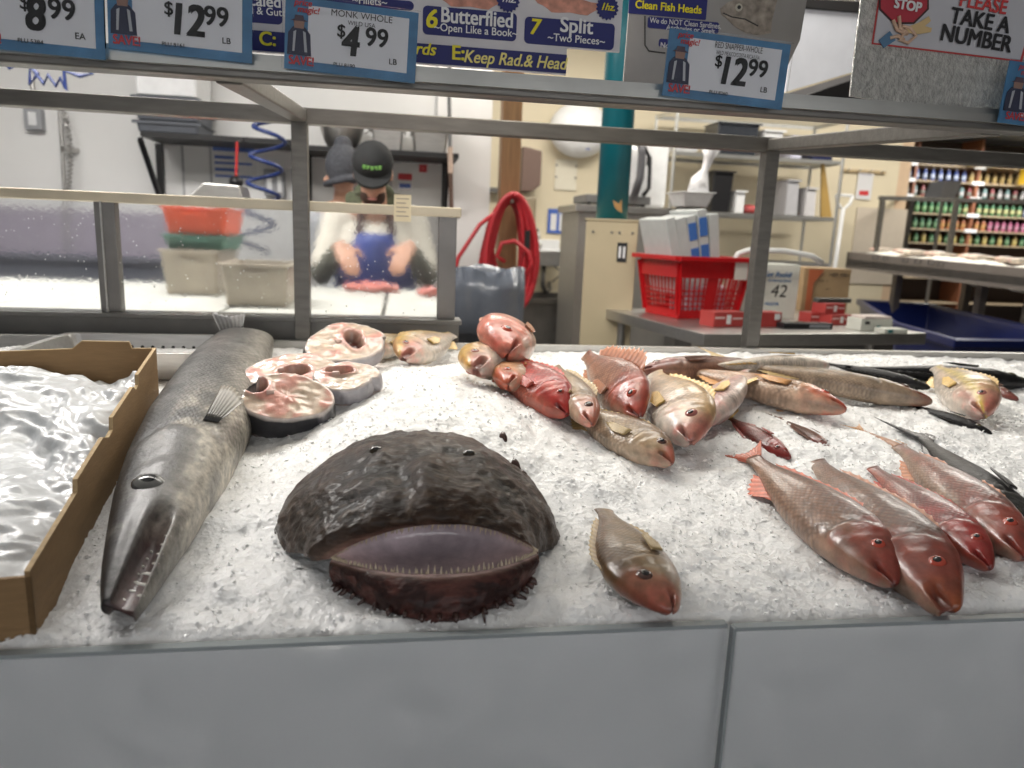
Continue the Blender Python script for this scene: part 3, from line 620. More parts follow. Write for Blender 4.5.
# --- the fish at the back and on the right
G1 = 'snapper heads piled along the back of the ice'; G2 = 'snappers lying in a row at the right front of the ice'
fish('small silvery head with yellow cheek at the left end of the pile', (370, 353), (425, 332), 'white', .17, 34, dz=(.03, .02), group=G1, stripe=(.2, .3, (.6, .5, .2), .6), dfin=.03)
fish('pale gutted snapper with pink snout, between the small silvery head and the pile', (402, 357), (482, 322), 'white', .21, 24, fat=1.15, deep=1.15, hred=.25, dz=(.03, .045), group=G1, stripe=(.75, .35, (.72, .5, .14), .8), gap=.03, mt=.11)
fish('white-bellied snapper lying under the big pink head, yellow along its back', (474, 368), (556, 334), 'white', .22, 14, fat=1.25, deep=1.15, hred=.16, dz=(.035, .045), group=G1, stripe=(.9, .3, (.7, .45, .1), .8), gap=.03, mt=.11)
fish('big pink snapper head on top of the pile facing forward', (508, 352), (520, 300), dict(SCH['pink'], h=(.60, .20, .15), d=(.5, .22, .17), f=(.62, .36, .28), b=(.75, .6, .5)), .27, 30, dz=(.075, .085), group=G1, dim=.95, fat=1.35, deep=1.1, hred=.42, eyer=.03, dfin=.02)
fish('yellowish snapper head with pink lips below the white-bellied one', (508, 384), (548, 352), 'orange', .19, 16, dz=(.03, .03), group=G1, hred=.2, fat=1.25)
fish('bright red snapper half under ice beside the pile', (567, 414), (520, 377), 'red', .2, 150, dz=(.022, .03), group=G1, fat=1.3, deep=1.1)
fish('olive and pink snapper pointing right, beside the bright red one', (592, 424), (552, 362), 'olive', .22, 155, dz=(.035, .045), prof='slim', group=G1, fat=1.2, deep=1.0, hred=.3)
fish('red-faced snapper with a raised back fin, in front of the beige post box', (640, 416), (592, 362), 'pink', .24, 128, dz=(.04, .055), group=G1, hred=.36, fat=1.0, eyer=.03, dfin=.11)
fish('yellow-and-pink snapper lowest of the pile, half in the ice', (672, 463), (604, 426), 'olive', .2, 160, dz=(.02, .012), group=G1, eyer=.03, hred=.16, fat=1.1)
fish('pale snapper with yellow lips and a pink cheek, right of the red-faced one', (691, 441), (650, 366), 'white', .25, 150, dz=(.04, .05), group=G1, hred=.2, fat=1.2, deep=1.1, eyer=.03)
fish('pale pink snapper belly and tail rising toward the steel post', (700, 425), (752, 362), 'white', .24, -20, dz=(.02, .05), group=G1, stripe=(-.3, .6, (.7, .35, .38), .6))
fish('thin brownish fish lying behind the snapper heads', (640, 372), (716, 366), 'brown', .26, 10, prof='slim', dz=(.03, .03), group=G1, name='fish')
fish('pinkish fish lying on its side behind the steel post', (828, 366), (728, 366), 'white', .26, 200, prof='slim', dz=(.03, .035), group=G1, name='fish', stripe=(.4, .5, (.66, .36, .34), .7), deep=1.2)
fish('orange snapper with open eye, lying across in front of the steel post', (846, 410), (748, 385), 'orange', .26, 172, dz=(.03, .035), group=G1, eyer=.028, hred=.24, deep=.8, dim=.66)
fish('long olive fish with a red snout lying behind the orange snapper', (932, 402), (790, 374), 'olive', .42, 172, prof='slim', dz=(.02, .035), name='fish', hred=.16, deep=.85, group=G1, pec=False, dim=.55)
fish('pink snapper with a yellow stripe down its face at the right back', (984, 414), (934, 366), 'white', .24, 150, dz=(.03, .045), group=G1, stripe=(.25, .22, (.7, .55, .1), .85), hred=.25, fat=1.3)
fish('small tan fish tail on the ice right of the striped snapper', (1018, 400), (982, 384), 'brown', .14, 10, prof='slim', dz=(.008, .01), name='fish', group=G1)
fish('dark fish half buried behind the striped snapper', (930, 388), (880, 376), 'black', .24, 10, prof='slim', dz=(.02, .02), name='black_fish', group='black fish at the right back')
fish('long black fish along the back edge at the far right', (1030, 384), (905, 372), 'black', .42, 10, prof='slim', dz=(.012, .012), name='black_fish', group='black fish at the right back')
fish('thin black fish in the ice in front of the striped snapper', (992, 434), (928, 412), 'black', .2, 10, prof='slim', dz=(.0, .0), name='black_fish', deep=.7, group='black fish at the right back')
fish('large black fish partly under ice at the right edge', (1040, 540), (925, 440), 'black', None, 10, prof='slim', dz=(.012, .002), name='black_fish', deep=1.2, dfin=.03, group='black fish at the right back')
fish('dark red snapper body lying above the front row of snappers', (790, 458), (730, 418), 'maroon', None, -10, dz=(.008, .008), name='snapper', deep=.7, dfin=.03, group=G1)
fish('small brown fish partly buried right of the dark red one', (830, 448), (785, 420), 'brown', None, 10, prof='slim', dz=(.0, -.002), name='fish', deep=1., group=G1)
fish('lone olive and pink snapper lying by itself on the open ice', (671, 611), (604, 510), 'olive', None, 6, dz=(.028, .016), eyer=.036, eyet=.17, hred=.24, dim=.66, fat=1.1, deep=1.16, group=None, mt=.09, tg=.32, tailf=False, dfin=.035)
R4 = dict(fat=.85, dfin=.03, eyer=.022, pec=False, group=G2, dim=.56)
fish('gold and rose snapper, leftmost of the front row with a salmon tail', (894, 584), (752, 458), dict(SCH['pink'], d=(.22, .07, .05), f=(.36, .17, .10), b=(.52, .33, .24), fin=(.75, .22, .14)), None, 158, dz=(.022, .012), hred=.30, deep=.78, tsc=.6, **R4)
fish('rose-brown snapper with its orange mouth open, second in the front row', (951, 610), (815, 462), dict(SCH['pink'], d=(.20, .07, .05), f=(.30, .13, .08), m=(.6, .18, .05)), None, 158, dz=(.024, .008), hred=.32, gap=.02, mt=.07, deep=.76, tailf=False, **R4)
fish('deep red snapper, third in the front row', (990, 568), (872, 468), dict(SCH['red'], d=(.22, .03, .025), f=(.28, .06, .05)), None, 158, dz=(.02, .006), hred=.5, deep=.66, tailf=False, **R4)
fish('orange-red snapper, last of the front row at the right edge', (1024, 558), (898, 446), dict(SCH['pink'], f=(.38, .12, .08), d=(.25, .07, .05)), None, 158, dz=(.022, .006), hred=.36, deep=.66, tailf=False, **R4)
fish('thin orange tail of a fish buried above the front row', (925, 462), (862, 430), 'orange', None, 0, prof='slim', dz=(-.006, -.004), name='fish', deep=.6, group=G1)

# --- cardboard box with a plastic bag
CARD = mat('cardboard', (.27, .165, .075), .75, var=.12, scale=18, bump=.15, bscale=60, stretch=(1, 1, 6)); CARDE = mat('cardboard_edge', (.46, .33, .18), .8, var=.2, scale=120)
def cardbox():
    bk = on(159, 402, .0); fr = on(30, 648, .0); zb = .0
    A = Vector((bk.x, bk.y, bk.z)); d = Vector((fr.x-bk.x, fr.y-bk.y, 0)); Ln = d.length*.975; d.normalize(); n = Vector((d.y, -d.x, 0))   # n points left
    if n.x > 0: n = -n
    H = .105; Wd = .42; t = .005; z0 = min(bk.z, fr.z)-.004
    root = thing('cardboard_box', 'brown cardboard box with torn notched rim on the ice at left', 'box', (A.x+n.x*.2, A.y+d.y*.2, z0))
    def zz(k): return bk.z+(fr.z-bk.z)*k
    tops = [(-.0, H), (.02, H), (.24, H*1.0), (.245, H*.84), (.27, H*.82), (.30, H*.93), (.50, H*.93), (.505, H*.77), (.54, H*.75), (.58, H*.86), (.76, H*.84), (.765, H*.7), (1.0, H*.68)]
    poly = [Vector((A.x+d.x*Ln*k, A.y+d.y*Ln*k, zz(k)+h+.0)) for k, h in tops]
    poly += [Vector((A.x+d.x*Ln*1.0, A.y+d.y*Ln*1.0, z0)), Vector((A.x, A.y, z0))]
    part('side_wall', MB().prism(poly, n*t), CARD, root)
    q = A+n*Wd; bt = [(0, H), (.06, H), (.1, H*1.0), (.11, H*1.12), (.3, H*1.14), (.34, H*1.0), (1, H*.9)]
    poly = [Vector((A.x+n.x*Wd*k, A.y+n.y*Wd*k, bk.z+h)) for k, h in bt]+[Vector((q.x, q.y, z0)), Vector((A.x, A.y, z0))]
    part('back_wall', MB().prism(poly, Vector((-d.x, -d.y, 0))*t), CARD, root)
    e = MB()
    for i in range(len(tops)-1):
        a, b = [Vector((A.x+d.x*Ln*k, A.y+d.y*Ln*k, zz(k)+h+.0006))+n*t*.5 for k, h in (tops[i], tops[i+1])]
        if (b-a).length > .002: e.bar(a, b, t*1.04, .0014)
    for i in range(len(bt)-1):
        a, b = [Vector((A.x+n.x*Wd*k-d.x*t/2, A.y+n.y*Wd*k-d.y*t/2, bk.z+h+.0006)) for k, h in (bt[i], bt[i+1])]
        e.bar(a, b, t*1.04, .0014)
    part('corrugated_edge', e, CARDE, root, label='paler raw edge of the corrugated board')
    poly = [Vector((q.x, q.y, z0)), Vector((q.x, q.y, bk.z+H*.9)), Vector((q.x+d.x*Ln*1.0, q.y+d.y*Ln*1.0, bk.z+H*.6)), Vector((q.x+d.x*Ln*1.0, q.y+d.y*Ln*1.0, z0))]
    part('side_wall', MB().prism(poly, n*-t), CARD, root)
    c0 = A+d*Ln*1.0; poly = [Vector((c0.x, c0.y, z0)), Vector((c0.x, c0.y, z0+.07)), Vector((c0.x+n.x*Wd, c0.y+n.y*Wd, z0+.07)), Vector((c0.x+n.x*Wd, c0.y+n.y*Wd, z0))]
    part('front_wall', MB().prism(poly, Vector((-d.x, -d.y, 0))*t), CARD, root)
    part('base', MB().prism([Vector((p_.x, p_.y, z0)) for p_ in (A, A+n*Wd, c0+n*Wd, c0)], Vector((0, 0, t))), CARD, root)
    # crumpled bag inside
    NU_, NV = 150, 260; U, V = np.meshgrid(np.linspace(.02, .98, NU_), np.linspace(.015, .97, NV), indexing='ij'); U = U.ravel(); V = V.ravel()
    x = A.x+n.x*Wd*U+d.x*Ln*1.0*V; y = A.y+n.y*Wd*U+d.y*Ln*1.0*V
    p = np.stack([x, y, x*0], 1); f1 = fbm(p, 7, 3, 31); w = np.stack([f1, f1*1.3, f1*0], 1); f2 = 1-np.abs(fbm(p+w*.12, 11, 3, 37))*3.2; f3 = 1-np.abs(fbm(p+w*.1, 28, 3, 41))*3.
    kz = bk.z+(fr.z-bk.z)*V*1.0; wl = H*(.95-.5*V); z = kz+wl*.42+f1*.04+f2*.011+f3*.003+.022*np.sin(np.clip(U, 0, 1)*PI)
    edge = np.minimum.reduce([U, 1-U, V, 1-V]); z = z-.02*np.clip(1-edge/.05, 0, 1)
    z = np.minimum(z, kz+wl*.86+.03*U)
    me = bpy.data.meshes.new('plastic_bag'); i = np.arange(NU_*NV).reshape(NU_, NV); f = np.stack([i[:-1, :-1].ravel(), i[1:, :-1].ravel(), i[1:, 1:].ravel(), i[:-1, 1:].ravel()], 1)
    top = np.stack([x, y, z], 1); bot = top.copy(); bot[:, 2] = np.maximum(top[:, 2]-.05, z0+t); O = np.array([A.x+n.x*.2, A.y+d.y*.2, z0])
    nn = len(top); f2_ = f[:, ::-1]+nn; rimi = np.concatenate([i[0, :], i[1:, -1], i[-1, ::-1][1:], i[::-1, 0][1:-1]]); r2 = np.roll(rimi, -1); fr_ = np.stack([rimi, r2, r2+nn, rimi+nn], 1)
    me.from_pydata([tuple(q_) for q_ in np.concatenate([top, bot])-O], [], [tuple(int(k) for k in q_) for q_ in np.concatenate([f, f2_, fr_])]); me.update(); me.polygons.foreach_set('use_smooth', [True]*len(me.polygons))
    me.materials.append(mat('bag_film', (.60, .62, .635), .3, var=.05, scale=8, bump=.35, bscale=35, coat=.3, sss=.15)); o = bpy.data.objects.new('plastic_bag', me); C.objects.link(o); o.location = O
    tag(o, 'crumpled white plastic bag filling the cardboard box', 'bag')
cardbox()
# --- perforated pans at the left back
def pan(label, px0, px1, group='steel pans behind the cardboard box'):
    Y1 = 1.91; Y0 = 1.62; a = P(px0, 333, Y1).x; b = P(px1, 333, Y1).x; zt = P(px1-40, 334, Y1).z; cx = (a+b)/2; W = b-a
    t = thing('steel_pan', label, 'pan', (cx, (Y0+Y1)/2, zt-.065), group)
    m = MB().tub((cx, (Y0+Y1)/2, zt-.063), (W-.03, Y1-Y0-.03), .06, .003, .9, .013); part('tray', m, STEEL, t, smooth=False, bevel=.002)
    h = MB()
    for k in range(14): h.tube([(cx-W*.4+W*.8*k/13, Y1-.0235, zt-.03), (cx-W*.4+W*.8*k/13, Y1-.0265, zt-.03)], .004, 8)
    part('drain_hole', h, BLACK, t)
pan('perforated steel pan behind the box, next to the barracuda tail', 66, 232)
pan('shallow steel pan at the left edge behind the cardboard box', -110, 76)
# ================================================================ the room
WALLW = mat('wall_panel_white', (.83, .83, .82), .32, var=.04, scale=2.5, bump=.03); CREAM = mat('wall_cream', (.74, .66, .49), .6, var=.05, scale=2)
X1 = P(478, 200, 5.2).x; X2 = P(495, 200, 6.6).x; X3 = P(895, 200, 6.6).x
def wallbox(name, a, b, m): return struct(name, MB().bb(a, b), m)
struct('floor', MB().bb((-7, -1.5, -.05), (16, 14.2, 0)), mat('floor', (.16, .15, .14), .4, var=.25, scale=3, coat=.2))
struct('ceiling', MB().bb((-7, -1.5, 3.1), (16, 14.2, 3.15)), mat('ceiling', (.75, .75, .73), .8, scale=3))
wallbox('wall_back_left', (-7, 5.2, 0), (X1, 5.3, 3.1), WALLW)
wallbox('wall_return', (X1, 5.2, 0), (X1+.08, 6.7, 3.1), WALLW)
wallbox('wall_back_center', (X1+.08, 6.6, 0), (X3, 6.7, 3.1), CREAM)
wallbox('wall_corner', (X3, 6.6, 0), (X3+.12, 8.0, 3.1), mat('wall_peach', (.70, .52, .36), .6))
wallbox('wall_store', (X3+.3, 14, 0), (16, 14.1, 3.1), mat('store_wall', (.5, .44, .36), .6))
wallbox('wall_left', (-7.05, -1.5, 0), (-7, 5.3, 3.1), WALLW)
wallbox('wall_right', (16, -1.5, 0), (16.05, 14.1, 3.1), CREAM)
wallbox('wall_rear', (-7, -1.55, 0), (16, -1.5, 3.1), mat('store_front', (.2, .2, .21), .6))
sm = mat('panel_seam', (.45, .45, .46), .5)
for i, px in enumerate((182, 210, 436)):
    a = P(px, 150, 5.19); struct('trim_%d' % (i+1), MB().bb((a.x-.006, 5.19, .2), (a.x+.006, 5.2, 3.1)), sm)
struct('trim_4', MB().bb((X1+.09, 6.56, 0), (X3, 6.6, .35)), mat('kick_plate', (.12, .11, .1), .5))

def box_thing(name, label, cat, px0, py0, px1, py1, Y, depth, m, z0=None, group=None, bevel=.006, rz=0., taper=1.):
    a = P(px0, (py0+py1)/2, Y); b = P(px1, (py0+py1)/2, Y); zt = P((px0+px1)/2, py0, Y).z; zb = P((px0+px1)/2, py1, Y).z if z0 is None else z0
    mb = MB().box(((a.x+b.x)/2, Y+depth/2, (zt+zb)/2), (b.x-a.x, depth, zt-zb), rz=rz, taper=taper)
    return tag(part(name, mb, m, bevel=bevel), label, cat, group)

# ---------------------------------------------------------------- cutting counter, its guard and what stands on it
CXR = P(458, 315, 2.02).x
def cutting():
    t = thing('cutting_counter', 'stainless cutting counter with white boards behind the fish counter at left', 'counter', (-1.4, 2.6, 0))
    part('front_curb', MB().bb((-3.2, 1.975, .5), (CXR, 2.05, 1.008)).bb((-3.2, 1.965, 1.0), (CXR+.006, 2.055, 1.012)), mat('curb_steel', (.17, .168, .16), .45, .7, .1), t, bevel=.002)
    part('frame', MB().bb((-3.2, 2.05, .12), (CXR, 3.3, .955)), DSTEEL, t)
    for x in (-3.1, -1.5, CXR-.1):
        for y in (2.1, 3.2): part('leg', MB().tube([(x, y, 0), (x, y, .13)], .025), STEEL, t)
    WB = mat('cutting_board', (.56, .56, .52), .45, var=.12, scale=6)
    xs = [-3.2, -2.2, -1.16, -.52, -.05, CXR-.01]
    for i in range(5): part('cutting_board', MB().bb((xs[i]+.006, 2.1, .957), (xs[i+1]-.006, 3.28, .988)), WB, t, bevel=.004)
    g = thing('splash_guard', 'low clear splash guard with steel posts along the cutting counter', 'guard', (-1.0, 2.02, 1.012))
    GL = mat('guard_acrylic', (.92, .94, .95), .13, trans=.97, var=.03, scale=30, ior=1.15, bump=.06, bscale=90)
    px_ = [-3.1, -2.0, P(104, 200, 2.0).x, CXR-.035]; 
    for i in range(3): part('pane', MB().bb((px_[i]+.02, 2.01, 1.013), (px_[i+1]-.02, 2.018, 1.285)), GL, g)
    for x in px_[2:]+px_[:2]:
        part('post', MB().bb((x-.024, 1.995, 1.012), (x+.024, 2.03, 1.285)), DSTEEL, g, bevel=.002)
    part('post', MB().bb((px_[2]-.008, 1.989, 1.012), (px_[2]-.004, 1.995, 1.285)), STEEL, g)
    part('top_rail', MB().bb((-3.15, 1.99, 1.283), (CXR, 2.035, 1.308)), mat('guard_rail', (.58, .52, .40), .4, .45, .08), g, bevel=.003)
    part('return_rail', MB().bb((CXR-.03, 2.035, 1.283), (CXR, 2.35, 1.308)), DSTEEL, g)
    part('pane', MB().bb((CXR-.02, 2.05, 1.013), (CXR-.012, 2.34, 1.283)), GL, g)
    mb = MB()
    for i in range(340):
        x = rng.uniform(-1.25, CXR-.06); z = rng.uniform(1.02, 1.27); r_ = rng.uniform(.0006, .0019); mb.ell((x, 2.0095, z), (r_, .0006, r_*1.2), 6, 4)
    part('water_droplets', mb, mat('droplet', (.85, .87, .88), .2), g); g.children[-1]['kind'] = 'stuff'
    a = P(394, 194, 1.984); b = P(411, 222, 1.984)
    r = thing('receipt', 'cream paper ticket hanging on the guard rail in front of the worker', 'ticket', (a.x, 1.985, b.z))
    part('paper', MB().bb((a.x, 1.9835, b.z), (b.x, 1.9845, a.z)).bb((a.x, 1.9835, a.z-.001), (b.x, 2.0, a.z)), flat((.80, .72, .52)), r)
    ln = MB()
    for k in range(5): z = a.z-.012-k*.011; ln.bb((a.x+.006, 1.9828, z), (b.x-.006-.008*(k % 2), 1.9835, z+.0022))
    part('print', ln, flat((.35, .3, .24)), r)
cutting()
def lug(label, px0, py0, px1, py1, m, z, Y, D, name='lug_tub', **k):
    a = P(px0, py1, Y); b = P(px1, py1, Y); h = P((px0+px1)/2, py0, Y).z-z; t = thing(name, label, 'tub', ((a.x+b.x)/2, Y+D/2, z), **k)
    part('tub', MB().tub(((a.x+b.x)/2, Y+D/2, z), (b.x-a.x-.02, D), h, .006, .9, .01), m, t, bevel=.003)
    part('handle', MB().bar(((a.x+b.x)/2-.04, Y-.012, z+h*.8), ((a.x+b.x)/2+.04, Y-.012, z+h*.8), .012, .012), m, t); return h
TANS = mat('tan_steel', (.42, .37, .30), .4, .4, .1)
lug('deep tan metal tub on the cutting counter below the green and red tubs', 158, 252, 222, 289, TANS, .99, 2.72, .34)
lug('shallower tan metal tub beside the deep one, right on the cutting counter', 218, 266, 292, 297, TANS, .99, 2.4, .27)
z1 = P(190, 252, 2.72).z+.006
lug('green perforated tub above the deep tan one', 160, 237, 230, 250, mat('green_plastic', (.08, .2, .15), .5), z1+.004, 2.75, .3)
z2 = P(190, 237, 2.75).z+.006
lug('bright orange-red tub topmost of the stack behind the guard', 160, 209, 230, 236, mat('orange_plastic', (.75, .10, .03), .4), z2+.004, 2.75, .3)
def meat(lab, px, py, Y, s, sd):
    c = P(px, py, Y); c.z = .988+.018; mb = MB().ell(c, (s*.5, s*.35, .022), 20, 12); v = np.array([tuple(q) for q in mb.v]); n = fbm(v, 40, 3, sd); cc = np.array(tuple(c)); v = cc+(v-cc)*(1+n[:, None]*.7); v[:, 2] = np.maximum(v[:, 2], .9885); mb.v = [tuple(q) for q in v]
    tag(part('fish_fillet', mb, mat('raw_meat', (.62, .20, .17), .3, var=.4, scale=60, coat=.4), smooth=True), lab, 'meat')
meat('pink cut of fish on the board right of the worker', 430, 287, 2.95, .09, 3)
meat('reddish strip of fish between the hands of the worker', 373, 279, 3.1, .2, 5)
# ---------------------------------------------------------------- workers
def remeshed(name, mb, m, root, vox=.011, sm=4, label=None):
    o = part(name, mb, m, root, smooth=True, label=label); r = o.modifiers.new('remesh', 'REMESH'); r.mode = 'VOXEL'; r.voxel_size = vox; r.use_smooth_shade = True
    s = o.modifiers.new('smooth', 'SMOOTH'); s.factor = .5; s.iterations = sm; return o
SKIN = mat('skin', (.52, .29, .20), .45, var=.08, scale=30, sss=.1)
def hand(mb, wrist, d, side, curl=.6):
    """palm, four unequal fingers and a thumb; d = direction of the fingers, side = towards the thumb"""
    d = Vector(d).normalized(); s = (Vector(side)-d*d.dot(Vector(side))).normalized(); n = d.cross(s).normalized()
    if n.z > 0: n = -n
    w = Vector(wrist)
    for k in (-1.5, -.5, .5, 1.5): mb.cone(w+d*.01+s*k*.013, w+d*.085+s*k*.019, .017, .013, 10)
    for k, L in ((1.5, .068), (.5, .078), (-.5, .073), (-1.5, .056)):
        b = w+d*.085+s*k*.0205; d1 = (d+n*curl*.5).normalized(); d2 = (d+n*curl*1.4).normalized(); d3 = (d*.6+n*curl*2.).normalized()
        p1 = b+d1*L*.45; p2 = p1+d2*L*.32; p3 = p2+d3*L*.25
        mb.cone(b, p1, .0095, .009, 8); mb.cone(p1, p2, .009, .0082, 8); mb.cone(p2, p3, .0082, .007, 8)
    b = w+d*.025+s*.028; p1 = b+(d*.6+s*.75).normalized()*.042; p2 = p1+(d+n*.5+s*.2).normalized()*.036; mb.cone(b, p1, .015, .0115, 8); mb.cone(p1, p2, .0115, .009, 8)
def worker():
    Y = 3.52; hc = P(373, 176, Y); r = thing('person', 'person in white coat, blue apron and black cap, bent over the cutting board', 'person', (hc.x, 3.66, 0))
    x0 = hc.x; F = Vector((x0, 3.66, 0)); top = hc.z
    neck = Vector((x0+.01, 3.60, top-.13)); ch = Vector((x0+.01, 3.66, top-.33)); pel = Vector((x0+.01, 3.74, .88))
    sh = [Vector((x0-.165, 3.63, top-.19)), Vector((x0+.18, 3.63, top-.19))]; el = [Vector((x0-.235, 3.56, top-.45)), Vector((x0+.25, 3.56, top-.45))]
    wr = [P(341, 246, 3.32), P(409, 246, 3.32)]
    for q in wr: q.z = max(q.z, 1.11)
    b = MB()
    # head: cranium, jaw, nose, brow, ears; turned down towards the board
    Rh = Matrix.Rotation(math.radians(28), 3, 'X')
    def H(x, y, z): return hc+Rh @ Vector((x, y, z))
    b.ell(H(0, .01, .03), (.078, .098, .1), 24, 16, Rh); b.ell(H(0, -.03, -.055), (.055, .06, .06), 20, 12, Rh); b.cone(H(0, -.085, .015), H(0, -.112, -.022), .009, .014); b.cone(H(-.03, -.068, .03), H(.03, -.068, .03), .011, .011)
    for s in (-1, 1): b.ell(H(s*.08, .012, 0), (.012, .02, .032), 12, 8, Rh); b.ell(H(s*.035, -.075, -.012), (.022, .018, .02), 10, 8, Rh)
    b.ell(H(0, -.088, -.068), (.03, .012, .008), 12, 6, Rh); b.ell(H(0, -.086, -.055), (.03, .011, .007), 12, 6, Rh)
    b.cone(neck-Vector((0, -.02, .06)), hc+Vector((0, .01, -.02)), .062, .055); b.cone(ch+Vector((-.08, 0, 0)), ch+Vector((.08, 0, 0)), .12, .12); b.cone(ch, pel, .13, .14); b.cone(pel+Vector((-.08, 0, 0)), pel+Vector((.08, 0, 0)), .11, .11)
    for k in (0, 1):
        s = -1 if k == 0 else 1; b.cone(neck-Vector((0, 0, .03)), sh[k], .05, .06); b.cone(sh[k], el[k], .055, .042); b.cone(el[k], wr[k], .042, .027); hand(b, wr[k], (-s*.45, -.75, -.75), (-s, .2, .2))
        hp = pel+Vector((s*.095, 0, -.04)); kn = Vector((x0+s*.11, 3.70, .47)); an = Vector((x0+s*.11, 3.76, .09)); b.cone(hp, kn, .085, .058); b.cone(kn, an, .055, .038); b.cone(an, Vector((x0+s*.12, 3.60, .04)), .04, .032)
    remeshed('body', b, SKIN, r, .0085, 3)
    # clothing
    c = MB(); c.cone(ch+Vector((-.09, 0, .03)), ch+Vector((.09, 0, .03)), .135, .135); c.cone(ch, pel, .15, .165); c.cone(pel+Vector((-.08, 0, -.05)), pel+Vector((.08, 0, -.05)), .14, .14)
    for k in (0, 1): c.cone(neck-Vector((0, -.03, .07)), sh[k], .06, .075); c.cone(sh[k], sh[k].lerp(el[k], .72), .074, .07); c.cone(sh[k].lerp(el[k], .55), sh[k].lerp(el[k], .8), .068, .072)
    remeshed('coat', c, mat('coat_cloth', (.66, .62, .54), .8, var=.05, scale=10, bump=.2), r, .012, 5)
    c = MB()
    for k in (0, 1): c.cone(sh[k].lerp(el[k], .7), el[k], .058, .052); c.cone(el[k], el[k].lerp(wr[k], .82), .052, .038)
    remeshed('sleeve', c, mat('sleeve_cloth', (.14, .14, .11), .8, var=.2), r, .01, 3, 'dark olive sleeve below the coat sleeves')
    a = MB(); n = 14; rows = []
    for i in range(16):
        k = i/15; z = top-.255-(top-.255-.55)*k; hw = .085+.10*sst(np.array(k/.22))[()] if k < .22 else .185+.02*k; yb = ch.y+(pel.y-ch.y)*min(1, max(0, (top-.33-z)/(top-.33-.88)))
        for j in range(n+1): q = -1+2*j/n; rows.append((x0+.01+q*hw, yb-.20+q*q*.085, z))
    for dy in (0, .006): a.v += [(x, y+dy, z) for x, y, z in rows]
    N_ = (n+1)*16
    for i in range(15):
        for j in range(n): q = (i*(n+1)+j, i*(n+1)+j+1, (i+1)*(n+1)+j+1, (i+1)*(n+1)+j); a.f.append(q[::-1]); a.f.append(tuple(x+N_ for x in q))
    for i in range(15):
        for j in (0, n): a.f.append((i*(n+1)+j, (i+1)*(n+1)+j, (i+1)*(n+1)+j+N_, i*(n+1)+j+N_))
    for i in (0, 15):
        for j in range(n): a.f.append((i*(n+1)+j, i*(n+1)+j+1, i*(n+1)+j+1+N_, i*(n+1)+j+N_))
    a.mi = [0]*len(a.f); ap = part('apron', a, mat('apron_blue', (.035, .06, .26), .5, var=.12, bump=.1), r, smooth=True)
    st = MB()
    for s in (-1, 1): st.bar((x0+.01+s*.08, ch.y-.13, top-.26), (x0+.01+s*.06, neck.y-.05, top-.15), .028, .008, (0, -1, 0))
    part('apron_strap', st, mat('strap_dark', (.05, .02, .02), .7), r)
    c = MB()
    for k in range(9): q = k/8*PI; c.ell((x0+.105*math.cos(q)+.005, neck.y+.03-.03*math.sin(q), top-.105-.035*math.sin(q)), (.035, .045, .04), 10, 8)
    c.ell((x0, neck.y+.09, top-.07), (.1, .06, .06))
    remeshed('scarf', c, mat('scarf_olive', (.075, .085, .05), .9, var=.35, scale=40), r, .008, 3)
    c = MB(); c.ell(H(0, -.045, -.075), (.058, .055, .048), 20, 12, Rh); remeshed('beard', c, mat('beard_hair', (.045, .022, .014), .85, var=.3, scale=150), r, .005, 2)
    c = MB(); c.ell(H(0, -.104, -.062), (.021, .008, .006), 14, 8, Rh); part('lips', c, mat('lip', (.5, .2, .17), .4), r, smooth=True)
    # cap: crown, bill, green embroidery
    cap = part('cap', MB().ell(H(0, .012, .062), (.092, .108, .092), 28, 16, Rh), mat('cap_cloth', (.012, .013, .014), .85), r, smooth=True)
    bl = MB(); pts = [H(.086*math.cos(q), -.03-.118*math.sin(q)**.8, .034-.030*math.sin(q)) for q in np.linspace(0, PI, 20)]
    bl.prism(pts, Rh @ Vector((0, 0, .012))); part('cap_bill', bl, mat('cap_cloth', (.012, .013, .014), .85), cap)
    c = MB(); 
    for k in range(5): c.box(H(-.034+.017*k, -.092+.0035*abs(k-2), .078), (.013, .008, .016), rx=math.radians(28))
    part('cap_embroidery', c, flat((.18, .45, .10)), cap)
    t = MB()
    for k in (0, 1): s = -1 if k == 0 else 1; hp = pel+Vector((s*.095, 0, -.04)); kn = Vector((x0+s*.11, 3.70, .47)); an = Vector((x0+s*.11, 3.76, .12)); t.cone(hp, kn, .1, .075); t.cone(kn, an, .073, .065)
    remeshed('trousers', t, mat('trouser', (.02, .022, .03), .8), r, .012, 3)
    for s in (-1, 1):
        t = MB(); t.cone((x0+s*.11, 3.77, .06), (x0+s*.125, 3.56, .05), .055, .045); t.cone((x0+s*.11, 3.76, .06), (x0+s*.11, 3.76, .3), .055, .07); remeshed('boot', t, mat('boot_rubber', (.6, .6, .58), .4), r, .01, 3)
worker()
